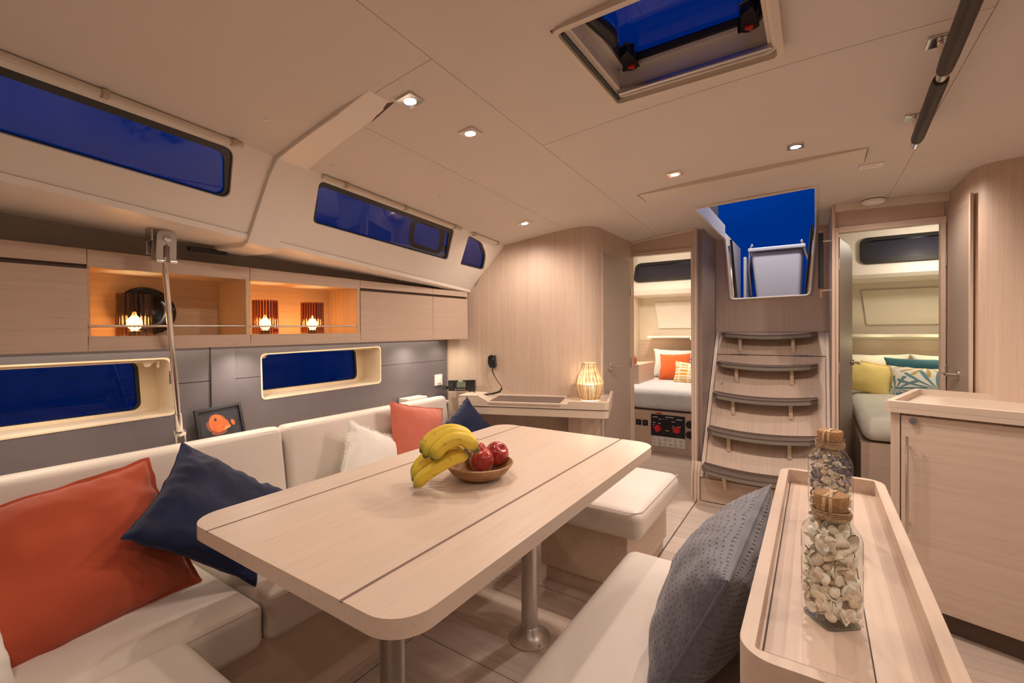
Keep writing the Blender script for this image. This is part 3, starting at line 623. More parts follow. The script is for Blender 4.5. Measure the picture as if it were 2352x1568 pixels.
# ================================================================== OUTSIDE
sea = bpy.data.materials.new('night_sea'); n, l, b = nodes(sea); b.inputs['Base Color'].default_value = (.001,.012,.08,1); SEAB = b; b.inputs['Roughness'].default_value = .25
t = n.new('ShaderNodeTexCoord'); p_ = n.new('ShaderNodeMapping'); p_.inputs['Scale'].default_value = (1.6, .5, 1); l.new(t.outputs['Object'], p_.inputs[0])
x = n.new('ShaderNodeTexNoise'); x.inputs['Scale'].default_value = 3.2; x.inputs['Detail'].default_value = 5; l.new(p_.outputs[0], x.inputs['Vector'])
u = n.new('ShaderNodeBump'); u.inputs['Strength'].default_value = 1; u.inputs['Distance'].default_value = .35; l.new(x.outputs[0], u.inputs['Height']); l.new(u.outputs[0], b.inputs['Normal'])
rs_ = n.new('ShaderNodeValToRGB'); l.new(x.outputs[0], rs_.inputs[0]); rs_.color_ramp.elements[0].position = .42; rs_.color_ramp.elements[0].color = (.0005,.003,.022,1); rs_.color_ramp.elements[1].position = .60; rs_.color_ramp.elements[1].color = (.001,.018,.13,1); l.new(rs_.outputs[0], SEAB.inputs['Base Color'])  # light and dark of the ripples put into the colour as well
link('sea', MB().box(-160, -3.2, -40, 160, -.6, -.5), sea, label='dark blue rippled sea outside the lower hull windows', kind='stuff', cat='sea', smooth=0)
GEL = plain('cockpit_gelcoat', (.42,.42,.47), .35, namt=.02)
cp = thing('cockpit_pedestal', 'pale grey cockpit table pedestal seen through the companionway', 'pedestal', (-.3, 5.0, .9))
def taper(z0, z1, a0, a1, b0, b1, y0, y1): return MB().add([(a0,y0,z0),(a1,y0,z0),(a1,y1,z0),(a0,y1,z0),(b0,y0,z1),(b1,y0,z1),(b1,y1,z1),(b0,y1,z1)], [(0,3,2,1),(4,5,6,7),(0,1,5,4),(1,2,6,5),(2,3,7,6),(3,0,4,7)])
link('body', taper(.9, 1.905, -.40, -.13, -.505, -.095, 4.8, 5.3), GEL, cp, bevel=.03, seg=4); link('top', MB().box(-.525, -.07, 4.77, 5.35, 1.905, 1.94), GEL, cp, bevel=.008)
link('leaf', MB().box(-.56,-.535,4.75,5.3,1.38,1.86), GEL, cp, bevel=.006, label='upright folded table leaf beside the pedestal'); link('rail', MB().tube([(-.50,4.82,1.5), (-.52,4.8,1.75), (-.51,4.8,1.93), (-.50,4.82,1.97)], .008), STEEL, cp); link('rail', MB().tube([(-.06,4.82,1.5), (-.05,4.8,1.78), (-.10,4.8,1.97)], .008), STEEL, cp)
for x in (-.495, -.10): link('knob', MB().lathe((x,4.82,1.97), [(.0,-.012), (.011,-.006), (.013,.003), (.008,.012), (0,.014)], 12), STEEL, cp)
for nm, lab, A, B in (('grab_rail', 'chrome and black grab rail left of the companionway opening', V(-.585,4.04,1.86), V(-.548,4.04,1.445)), ('grab_rail', 'chrome and black grab rail right of the companionway opening', V(-.002,4.04,1.91), V(-.045,4.04,1.45))):
    t = thing(nm, lab, 'grab rail', B, group='grab rails in the companionway opening'); link('tube', MB().tube([B, B.lerp(A, .5), A], .011), CHROME, t); link('slide', MB().tube([B+V(.018 if A.x < -.3 else -.016,.01,0), A+V(.018 if A.x < -.3 else -.016,.01,.05)], .010), BLACK, t, label='black track')
link('sprayhood', MB().plate([V(-.655,2.7,2.032), V(-.655,4.02,2.032), V(-.66,4.04,2.2), V(-.655,3.98,2.7), V(-.655,2.7,2.7)], V(-.04,0,0)), BLACKM, label='black canvas sprayhood edge left of the companionway opening', cat='sprayhood', smooth=0)
link('boat_mast', MB().cyl((-1.92,15,-1), (-1.92,15,3.2), .025, .015), BLACKM, label='thin dark mast far beyond the cockpit', cat='mast')
# ================================================================== ROOF HATCH
HT = thing('window_8', 'open roof hatch with smoked blue lid and black handles', None, (-.3,1.18,1.93), kind='structure')
hx0, hx1, hy0, hy1 = HATCH
def ring(x0, x1, y0, y1, z, w, h, r): o = rnd([V(x0,y0,z), V(x1,y0,z), V(x1,y1,z), V(x0,y1,z)], r, 6); i_ = rnd([V(x0+w,y0+w,z), V(x1-w,y0+w,z), V(x1-w,y1-w,z), V(x0+w,y1-w,z)], max(r-w, .006), 6); return MB().plate(o, V(0,0,h), [i_])
zc = 1.914
link('lining_flange', ring(hx0-.004, hx1+.004, hy0-.004, hy1+.004, zc-.006, .016, .03, .03), MOLD, HT, bevel=.003)
link('black_gasket', MB().box(hx0+.016, hx0+.022, hy0+.03, hy1-.02, zc+.002, zc+.03), BLACK, HT, smooth=0)
link('lining', ring(hx0+.010, hx1-.008, hy0+.008, hy1-.008, zc+.01, .014, .10, .04), WHITE, HT, bevel=.003)
link('blind_track', ring(hx0+.022, hx1-.020, hy0+.022, hy1-.020, zc+.018, .012, .02, .02), MOLD, HT, bevel=.002); link('screen_bar', MB().box(hx0+.026, hx1-.02, hy1-.050, hy1-.034, zc+.004, zc+.022), STEEL, HT, bevel=.004)
link('acrylic_frame', ring(hx0+.020, hx1-.015, hy0+.015, hy1-.015, zc+.085, .022, .03, .06), WHITE, HT, bevel=.004)
link('hatch_seal', ring(hx0+.042, hx1-.037, hy0+.037, hy1-.037, zc+.095, .009, .02, .045), BLACKM, HT)
link('pane', MB().plate(rnd([V(hx0+.02,hy0+.02,zc+.112), V(hx1-.02,hy0+.02,zc+.112), V(hx1-.02,hy1-.02,zc+.112), V(hx0+.02,hy1-.02,zc+.112)], .05), V(0,0,.008)), HGLASS, HT, smooth=0, label='smoked blue acrylic lid')
for x in (hx0+.070, hx1-.075):
    y = hy1-.068; z = zc+.098
    hb = link('hatch_handle', MB().plate([V(x-.022,y+.015,z), V(x-.010,y-.055,z), V(x+.014,y-.065,z), V(x+.026,y-.045,z), V(x+.020,y+.018,z), V(x,y+.030,z)], V(0,0,-.026)), BLACK, HT, bevel=.005, seg=2)
    link('release_button', MB().box(x-.008, x+.012, y+.002, y+.013, z-.033, z-.024), plain('red_plastic', (.65,.02,.02), .35), hb, bevel=.002, label='red release button'); link('pivot_screw', MB().cyl((x+.004,y+.021,z-.026), (x+.004,y+.021,z-.030), .005, n=12), STEEL, hb)
link('hatch_stay', MB().tube([V(hx0+.045,hy0+.12,zc+.09), V(hx0+.065,hy0+.22,zc+.088), V(hx0+.062,hy0+.26,zc+.086)], [.018,.020,.014], 12), BLACK, HT, label='thick black hatch stay')
# ================================================================== CEILING FITTINGS
def at_ceiling(x, y): return V(x, y, cz(x))
dn = None; DL = ['nearest of the downlights beside the ring frame beam', 'second downlight beyond the ring frame beam', 'small far downlight in front of the curved wood bulkhead', 'downlight left of the long ceiling cover strip', 'downlight above the right half of the ceiling cover strip']
for i, p in enumerate(DOWN):
    sl_ = math.atan(-.1*(p[0]-.1)-(.116*(p[0]+1) if p[0] < -1 else 0))
    if dn is None:
        dn = thing('downlight', 'square chrome ceiling spotlight, '+DL[0], 'downlight', p, group='square chrome ceiling downlights')
        s_ = .030
        o = [V(p[0]-s_,p[1]-s_,p[2]-.007), V(p[0]+s_,p[1]-s_,p[2]-.007), V(p[0]+s_,p[1]+s_,p[2]-.007), V(p[0]-s_,p[1]+s_,p[2]-.007)]
        link('bezel', MB().plate(o, V(0,0,.008), [[V(p[0]+.019*math.cos(a), p[1]+.019*math.sin(a), p[2]-.007) for a in [2*PI*k/24 for k in range(24)]]]), CHROME, dn, bevel=.0015)
        link('lens', MB().lathe((p[0],p[1],p[2]-.004), [(0,-.004), (.012,-.003), (.0188,0), (.0188,.003)], 24), LAMPG, dn, label='glowing warm lens'); dn.rotation_euler.y = -sl_
    else:
        c = copy_tree(dn, loc=p); c['label'] = 'square chrome ceiling spotlight, '+DL[i]; c.rotation_euler.y = -sl_
# cover strip across the ceiling in front of the companionway
cs = thing('ceiling_cover_strip', 'long cream cover strip on the ceiling before the companionway', 'cover strip', at_ceiling(-.3, 2.45))
vs = []; X = [-.765+(.945)*i/12 for i in range(13)]
for i, x in enumerate(X):
    z = cz(x); s_ = i/12; ya, yb = 2.345+.02*s_, 2.495+.06*s_; dip = .006+.016*math.sin(PI*s_)
    vs += [(x,ya,z+.002), (x,ya,z-dip), (x,yb,z-.008), (x,yb,z+.002)]
fs = [(i*4+k, i*4+(k+1) % 4, (i+1)*4+(k+1) % 4, (i+1)*4+k) for i in range(12) for k in range(4)]+[(3,2,1,0), (48,49,50,51)]
link('cover', MB().add(vs, fs), MOLD, cs, smooth=30, bevel=.002)
link('end_gap', MB().box(.178,.181,2.37,2.555,cz(.18)-.007,cz(.18)), GROOVE, cs, smooth=0); link('end_gap', MB().box(-.769,-.766,2.345,2.495,cz(-.77)-.005,cz(-.77)), GROOVE, cs, smooth=0)
p = at_ceiling(.211, 2.635); sw = thing('ceiling_switch', 'small white double switch on the ceiling beside the cover strip', 'switch', p)
link('plate', MB().box(p.x-.045,p.x+.045,p.y-.030,p.y+.030,p.z-.008,p.z+.004), WHITEPL, sw, bevel=.003)
for k in (-1, 0): link('rocker', MB().box(p.x+k*.029, p.x+k*.029+.027, p.y-.010, p.y+.012, p.z-.013, p.z-.006), WHITEPL, sw, bevel=.002)
p = at_ceiling(.272, 3.27); sm = thing('smoke_detector', 'round white smoke detector above the right cabin doorway', 'smoke detector', p)
link('base', MB().lathe(p, [(.0,-.010), (.052,-.010), (.054,.002)], 32), WHITEPL, sm); link('cover', MB().lathe(p, [(0,-.046), (.040,-.045), (.051,-.038), (.054,-.028), (.054,-.014), (.050,-.010)], 32), WHITEPL, sm); link('vent_slot', MB().lathe(p, [(.0546,-.024), (.0549,-.019)], 32, close=False), GROOVE, sm)
# overhead hand rail
hr = thing('overhead_handrail', 'long overhead handrail with dark leather grips and chrome brackets', 'handrail', (.27,1.6,1.93))
def rp(y): return V(.180+.052*y-.0, y, 1.862)
def rpx(y): return V(.214+.0405*y, y, 1.864)
link('tube', MB().tube([rpx(-.6), rpx(.8), rpx(2.225)], .0125, 16), CHROME, hr)
link('leather_grip', MB().tube([rpx(-.5), rpx(1.55), rpx(1.612)], [.0185,.0185,.017], 18), plain('dark_leather', (.035,.022,.017), .55), hr); link('leather_grip', MB().tube([rpx(1.668), rpx(1.69), rpx(2.13), rpx(2.16)], [.017,.0185,.0185,.016], 18), MC['dark_leather'], hr)
for y in (1.585, 2.105):
    q = rpx(y); bx = q.x-.028
    link('bracket', MB().tube([q, q+V(-.006,0,.03), q+V(-.010,.0,.062)], .009, 12).box(bx-.012, bx+.04, y-.028, y+.028, 1.926, 1.934), CHROME, hr, bevel=.002)
# vertical hand rail at the companionway
vr = thing('companionway_handrail', 'short upright black leather handrail right of the companionway opening', 'handrail', (.025,3.45,1.40))
link('tube', MB().tube([(.028,3.44,1.385), (.028,3.44,1.80)], .008, 12), plain('copper_end', (.45,.25,.16), .3, metal=.6), vr); link('leather_grip', MB().tube([(.028,3.44,1.44), (.028,3.44,1.785)], .0135, 14), BLACKM, vr)
for z in (1.43, 1.735): link('stand_off', MB().tube([(.028,3.44,z), (.085,3.44,z)], .006, 10), CHROME, vr)
# little cover caps in the headliner
cap0 = None
for p in [(-1.345,.72), (-1.46,1.02), (-1.42,1.55)]:
    q = at_ceiling(*p)
    if cap0 is None: cap0 = link('screw_cap', MB().lathe(q, [(0,-.004), (.006,-.003), (.008,.002)], 14), WHITEPL, origin=q, label='tiny white screw cap in the headliner left of the ring frame beam', cat='screw cap', group='screw caps in the headliner')
    else: copy_tree(cap0, loc=q)['label'] = ['', 'tiny white screw cap just right of the ring frame beam', 'tiny white screw cap above the middle upper window'][[(-1.345,.72), (-1.46,1.02), (-1.42,1.55)].index(p)]
# ================================================================== OVERHEAD CABINETS
XF = -1.90; ZB, ZT = 1.143, 1.452; XB = -2.13
def ztp(y): return 1.466-.0085*(y)
def cab(y0, y1, lab, open_=False, rail=False, zb=ZB):
    t = thing('open_shelf_cabinet' if open_ else 'overhead_cabinet', lab, 'cabinet', (XF-.1, (y0+y1)/2, zb), group='overhead cabinets along the hull side')
    zt0, zt1 = ztp(y0), ztp(y1); g_ = .0015
    def fp(n_, a0, a1, mat=VENY, x=XF, lab2=None):
        return link(n_, MB().plate([V(x,y0+g_,a0), V(x,y1-g_,a0), V(x,y1-g_,a1 if isinstance(a1, float) else a1[1]), V(x,y0+g_,a1 if isinstance(a1, float) else a1[0])], V(-.016,0,0)), mat, t, bevel=.001, seg=1, smooth=0)
    if not open_:
        fp('door', zb, 1.400); fp('fascia', 1.416, (zt0, zt1))
        link('finger_groove', MB().box(XF-.03, XF-.012, y0, y1, 1.395, 1.42), GROOVE, t, smooth=0)
        link('body', MB().box(XB, XF-.018, y0+g_, y1-g_, zb+.016, 1.43), VENY, t, smooth=0)
    else:
        fp('fascia', 1.410, (zt0, zt1)); fp('lower_rail', zb, 1.188)
        INN = wood('inner_veneer', (.58,.43,.28), (.66,.50,.33), 'y'); INZ = wood('inner_veneer_upright', (.58,.43,.28), (.66,.50,.33), 'z')
        link('bottom_board', MB().box(XB, XF-.016, y0+g_, y1-g_, zb+.03, 1.186), INN, t, smooth=0); link('top_board', MB().box(XB, XF-.016, y0+g_, y1-g_, 1.412, 1.43), INN, t, smooth=0)
        link('back_board', MB().box(XB-.01, XB, y0+g_, y1-g_, zb+.03, 1.43), INN, t, smooth=0)
        link('side_board', MB().box(XB, XF-.001, y1-.016, y1-g_, 1.187, 1.412), INZ, t, smooth=0, bevel=.001, seg=1); link('side_board', MB().box(XB, XF-.016, y0+g_, y0+.010, 1.187, 1.412), INZ, t, smooth=0)
        link('fiddle_rail', MB().cyl((XF-.012,y0+.004,1.2215), (XF-.012,y1-.012,1.2235), .0042, n=12), STEEL, t, label='slim steel fiddle rail')
    return t
cab(-.25, .450, 'closed overhead cabinet nearest the camera, left of the lit shelves')
cab(.450, .944, 'open lit overhead shelf with one amber lamp and a black disc', True)
cab(.944, 1.479, 'open lit overhead shelf with two amber lamps', True)
cab(1.479, 1.999, 'wide closed overhead cabinet right of the lit shelves')
cab(1.999, 2.325, 'narrow closed overhead cabinet next to the wood bulkhead')
cab(-1.1, -.25, 'closed overhead cabinet at the forward end of the row')
link('light_strip', MB().box(-1.975,-1.945,-.6,2.2,1.148,1.156), LED, label='warm LED strip under the overhead cabinets', cat='light strip', smooth=0)
# amber lamps
def amber(x, y, lab):
    z = 1.187; t = thing('amber_lamp', lab, 'lamp', (x, y, z), group='amber ribbed glass lamps on the lit shelves')
    R_, H_ = .052, .150; n_ = 96
    pr = [(R_*.985,.002), (R_,.01), (R_*.985,.08), (R_*.97,H_), (R_*.97-.003,H_), (R_*.985-.004,.08), (R_-.004,.01)]
    link('glass_shade', MB().lathe((x,y,z), pr, n_, .022, 24, close=True), AMBER, t, label='ribbed amber glass cylinder')
    link('base', MB().lathe((x,y,z), [(0,0), (.020,0), (.020,.018), (.012,.022), (0,.022)], 24), plain('lamp_base_dark', (.05,.04,.02), .4), t)
    link('bulb', MB().lathe((x,y,z+.022), [(0,0), (.012,.002), (.023,.016), (.022,.034), (.009,.050), (0,.053)], 20), BULB, t, label='glowing warm bulb'); link('bulb_neck', MB().lathe((x,y,z+.066), [(.003,0), (.007,.008), (.004,.020), (0,.022)], 14), emis('lit_filament', (1,.6,.25), 5) if 'lf' not in MC else MC['lf'], t)
    return t
LP = [(-2.015,.602,'largest looking amber ribbed glass lamp, in front of the black disc'), (-2.015,1.064,'amber ribbed glass lamp at the left end of the second lit shelf'), (-2.015,1.290,'amber ribbed glass lamp in the middle of the second lit shelf')]
a0 = amber(*LP[0])
for i, (x, y, s_) in enumerate(LP):
    if i: copy_tree(a0, loc=(x, y, 1.187), rotz=.3*i)['label'] = s_
    light('amber_lamp_light', 'POINT', (x, y, 1.187+.045), 5.5, (1, .72, .42), .0035)
ds = thing('black_disc', 'round glossy black disc leaning behind the nearest amber lamp', 'decorative disc', (-2.08,.655,1.187))
cD = V(-2.082,.660,1.280); nD = V(.97,0,.25).normalized(); uD = V(0,1,0); vD = nD.cross(uD)
pr = [(0,.010), (.045,.008), (.072,.0), (.088,.012), (.092,.006), (.086,-.006), (0,-.008)]; mbd = MB(); vs = []; n_ = 40
for r_, h_ in pr: vs += [cD+uD*(r_*math.cos(2*PI*k/n_))+vD*(r_*math.sin(2*PI*k/n_))+nD*h_ for k in range(n_)]
fs = [(j*n_+k, j*n_+(k+1) % n_, (j+1)*n_+(k+1) % n_, (j+1)*n_+k) for j in range(len(pr)-1) for k in range(n_)]
link('disc', MB().add(vs, fs), plain('black_gloss', (.006,.006,.006), .16, spec=.3), ds, smooth=60)
# ================================================================== TIE ROD
tr = thing('chainplate_rod', 'polished steel tie rod from side deck to shelf, before the lit shelves', 'tie rod', (-1.93,.70,.75))
T0 = V(-1.800,.618,1.555); TM = V(-1.800,.620,1.440); TB = V(-1.955,.712,.845)
ax = (TB-TM).normalized(); yv = V(0,1,0); sv = ax.cross(yv).normalized(); yv = sv.cross(ax).normalized()
link('deck_bracket', MB().obox(V(-1.842,.582,1.46), V(.007,0,0), V(0,.060,0), V(0,0,.10)).obox(V(-1.84,.582,1.50), V(.05,0,0), V(0,.006,0), V(0,0,.06)), STEEL, tr, bevel=.002)
pl_ = [(-.027,.040), (-.022,.050), (-.012,.055), (.012,.055), (.022,.050), (.027,.040), (.029,-.050), (.008,-.050), (.008,.002), (0,.011), (-.008,.002), (-.008,-.050), (-.029,-.050)]
cA = V(-1.782,.621,1.480); u1 = V(.10,.995,0).normalized(); v1 = V(.12,0,.99).normalized()
cl_ = link('clevis', MB().plate([cA+u1*a+v1*b for a, b in pl_], V(-.006,0,.002)), STEEL, tr, bevel=.002, smooth=30)
link('clevis', MB().plate([cA+V(-.034,0,.006)+u1*a+v1*b for a, b in pl_], V(-.006,0,.002)), STEEL, tr, bevel=.002, smooth=30)
link('clevis_pin', MB().cyl(cA+v1*.030+V(-.045,0,0), cA+v1*.030+V(.007,0,-.001), .0105, n=20), STEEL, tr)
for q_ in (-1, 1): link('clevis_pin', MB().cyl(cA-v1*.046+V(.004,q_*.009,0), cA-v1*.046+V(.004,q_*.029,0), .006, n=12), CHROME, tr)
link('rod', MB().tube([TM+V(.006,0,.01), TM+V(.004,0,-.01), TM+ax*.05, TB], [.006,.0065,.0095,.0095], 16), CHROME, tr); link('sleeve', MB().cyl(TB-ax*.06, TB+ax*.012, .0125, n=16).cyl(TB+ax*.012, TB+ax*.024, .021, n=6), CHROME, tr)
for s_ in (-1, 1): link('fork_arm', MB().obox(TB+ax*.022+yv*(s_*.014-.003)-sv*.007, yv*.006, sv*.014, ax*.085), CHROME, tr, bevel=.002)
# ================================================================== SOFA
CUSH_T = .462
sb = link('sofa_locker', MB().box(-1.95,-1.300,-.2,2.06,.06,.335).box(-1.95,-1.335,-.2,2.06,0,.06), VENY, label='wooden plinth under the cream sofa seats', cat='sofa locker', bevel=.002, smooth=0)
link('edge_moulding', MB().box(-1.296,-1.288,-.2,2.06,.325,.338), OAKY, sb, smooth=0) if False else None
def seat(y0, y1, lab, x0=-1.80, x1=-1.248):
    c = V((x0+x1)/2, (y0+y1)/2, .400); h = V((x1-x0)/2, (y1-y0)/2-.002, .062)
    t = thing('seat_cushion', lab, 'seat cushion', (c.x, c.y, .338), group='cream leather sofa seat cushions')
    link('cover', MB().rbox(c, h, .026, (0,0,.016), 8), LEATH, t, smooth=60)
    z = c.z+h.z-.008; xx = x1-.0065; link('piping', MB().tube([(xx,y0+.02,z), (xx,y1-.02,z)], .0022, 6), LEATHB, t)
    return t
seat(-.2, .650, 'cream leather sofa seat cushion under the big rust pillow'); seat(.654, 1.36, 'cream leather sofa seat cushion beside the middle of the table'); seat(1.364, 2.04, 'cream leather sofa seat cushion at the chart table end')
t = thing('seat_cushion', 'cream leather corner seat cushion at the bottom edge of the picture', 'seat cushion', (-1.0,.1,.36), group='cream leather sofa seat cushions')
link('cover', MB().rbox((-1.0,.10,.430), (.243,.356,.062), .035, (0,0,.012), 8), LEATH, t, smooth=60)
link('sofa_locker', MB().box(-1.21,-.80,-.22,.36,0,.365), VENX, label='wooden base under the corner seat cushion', cat='sofa locker', bevel=.002)
tilt = math.radians(9)
def back(y0, y1, lab):
    th = .048; L_ = (.80-.455)/2/math.cos(tilt); M = Matrix.Rotation(-tilt, 3, 'Y')
    zc_ = .455+L_*math.cos(tilt); xc = -1.862-.0+L_*math.sin(tilt)-th+.005
    t = thing('backrest_cushion', lab, 'backrest', (xc, (y0+y1)/2, .455), group='cream leather sofa backrests')
    c = V(xc, (y0+y1)/2, zc_); link('cover', MB().rbox(c, (th, (y1-y0)/2-.002, L_), .030, (.012,0,0), 8, M), LEATHB, t, smooth=60)
    pts = [c+M @ V(th-.004, s_*((y1-y0)/2-.03), L_-.016) for s_ in (-1, 1)]
    link('piping', MB().tube(pts, .0018, 6), LEATHB, t)
back(-.3, 1.052, 'long cream leather sofa backrest behind the rust and navy pillows'); back(1.056, 2.075, 'cream leather sofa backrest reaching to the chart table')
# small aft seat by the table
sb2 = link('stool_locker', MB().box(-1.10,-.672,1.885,2.50,.075,.315).box(-1.08,-.69,1.90,2.50,0,.075), VENY, label='wooden locker base of the separate aft stool', cat='stool locker', bevel=.003)
link('lip', MB().box(-1.10,-.668,1.878,2.50,.315,.330), SOLID, sb2, bevel=.004)
t = thing('stool_cushion', 'cream leather cushion of the separate stool beyond the table', 'seat cushion', (-.86,2.1,.33)); link('cover', MB().rbox((-.845,2.11,.392), (.262,.318,.062), .042, (0,0,.012), 8), LEATH, t, smooth=60)
link('piping', MB().tube(rnd([V(-1.09,1.800,.447), V(-.592,1.800,.447), V(-.592,2.42,.447)], [0,.05,0]), .0018, 6, caps=True), LEATHB, t)
# bench beside the console
link('bench_locker', MB().box(-.44,-.085,.25,1.42,0,.33), VENY, label='wooden base of the bench beside the oak console', cat='bench locker', bevel=.003)
t = thing('bench_cushion', 'long cream leather bench cushion between table and oak console', 'seat cushion', (-.3,.8,.335)); link('cover', MB().rbox((-.309,.86,.398), (.225,.642,.066), .045, (0,0,.008), 10), LEATH, t, smooth=60)
# ================================================================== TABLE
tb = thing('saloon_table', 'large pale oak saloon table on two aluminium pedestals', 'table', (-.92,1.15,0))
TX0, TX1, TY0, TY1, TZ, TT = -1.285, -.530, .478, 1.825, .74, .034
full = rnd([V(TX0,TY0,0), V(TX1,TY0,0), V(TX1,TY1,0), V(TX0,TY1,0)], .075, 8)
def clip(xa, xb): # part of the rounded outline between two x planes
    L = []
    n_ = len(full)
    for i in range(n_):
        a, b = full[i], full[(i+1) % n_]
        if xa-1e-6 <= a.x <= xb+1e-6: L.append(a)
        for xx in sorted((xa, xb), reverse=a.x > b.x):
            if (a.x-xx)*(b.x-xx) < 0: L.append(a.lerp(b, (xx-a.x)/(b.x-a.x)))
    return [V(p.x, p.y, TZ-TT) for p in L]
SX1, SX2 = -1.171, -.674; sg = .0042
link('tabletop_core', MB().plate([V(p.x, p.y, TZ-TT) for p in full], V(0,0,TT-.003)), TABY, tb, smooth=30)
for nm, a, b in (('table_leaf', TX0-.01, SX1-sg), ('table_center', SX1+sg, SX2-sg), ('table_leaf', SX2+sg, TX1+.01)):
    link(nm, MB().plate([p+V(0,0,TT-.003) for p in clip(a, b)], V(0,0,.003)), TABY, tb, smooth=30)
for x in (SX1, SX2): link('inlay', MB().box(x-sg+.0002, x+sg-.0002, TY0, TY1, TZ-.0035, TZ-.0012), SEAM, tb, smooth=0, label='dark inlay joint')
for y in (.80, 1.50):
    lx = -.915 if y < 1 else -.928
    lg = link('leg', MB().cyl((lx,y,.02), (lx,y,TZ-TT), .032, n=40), ALU, tb)
    link('floor_flange', MB().lathe((lx,y,0), [(.082,0), (.082,.004), (.060,.012), (.042,.030), (.036,.046), (.0325,.05)], 40), ALU, lg); link('top_flange', MB().lathe((lx,y,TZ-TT-.012), [(.07,0), (.07,.012), (.03,.012)], 32), ALU, lg)
    for k in range(4): a = PI/4+k*PI/2+.3; link('flange_screw', MB().lathe((lx+.07*math.cos(a), y+.07*math.sin(a), .008), [(.005,0), (.004,.003), (0,.004)], 10), STEEL, lg)
# ================================================================== CONSOLE with tray
cn = thing('console', 'pale oak console with raised fiddle rail holding the two shell jars', 'console', (.03,1.06,0))
KX0, KX1, KY0, KY1 = -.082, .145, .612, 1.502; zr = .803
CON = wood('console_oak', (.60,.46,.36), (.68,.535,.42), 'y', fleck=.12)
link('body', MB().plate(rnd([V(KX0+.012,KY0+.012,.06), V(KX1-.012,KY0+.012,.06), V(KX1-.012,KY1-.012,.06), V(KX0+.012,KY1-.012,.06)], .035), V(0,0,.70)), VENZ, cn, smooth=35); link('plinth', MB().box(KX0+.04,KX1-.04,KY0+.04,KY1-.04,0,.06), GROOVE, cn, smooth=0)
o = rnd([V(KX0,KY0,.735), V(KX1,KY0,.735), V(KX1,KY1,.735), V(KX0,KY1,.735)], .042, 8); w_ = .019
i_ = rnd([V(KX0+w_,KY0+w_,.735), V(KX1-w_,KY0+w_,.735), V(KX1-w_,KY1-w_,.735), V(KX0+w_,KY1-w_,.735)], .006, 4)
link('fiddle_rail', MB().plate(o, V(0,0,zr-.735), [i_]), CON, cn, bevel=.0055, seg=4, smooth=35)
CONS = [CON, wood('console_oak_pale', (.64,.50,.40), (.72,.575,.465), 'y', fleck=.10), wood('console_oak_deep', (.54,.405,.31), (.62,.475,.37), 'y', fleck=.14)]
rn = random.Random(12)
for a, b, m_ in ((KX0+w_,-.0595,1), (-.057,.0600,6), (.0618,KX1-w_,3)):
    for q in range(m_): link('tray_board', MB().box(a+(b-a)*q/m_, a+(b-a)*(q+1)/m_, KY0+w_+.001, KY1-w_-.001, .735, .770), CONS[(q*2+rn.randrange(2)) % 3], cn, smooth=0)
for a, b in ((-.0592,-.0573), (.0598,.0616)): link('joint', MB().box(a, b, KY0+w_+.001, KY1-w_-.001, .735, .7685), GROOVE, cn, smooth=0)
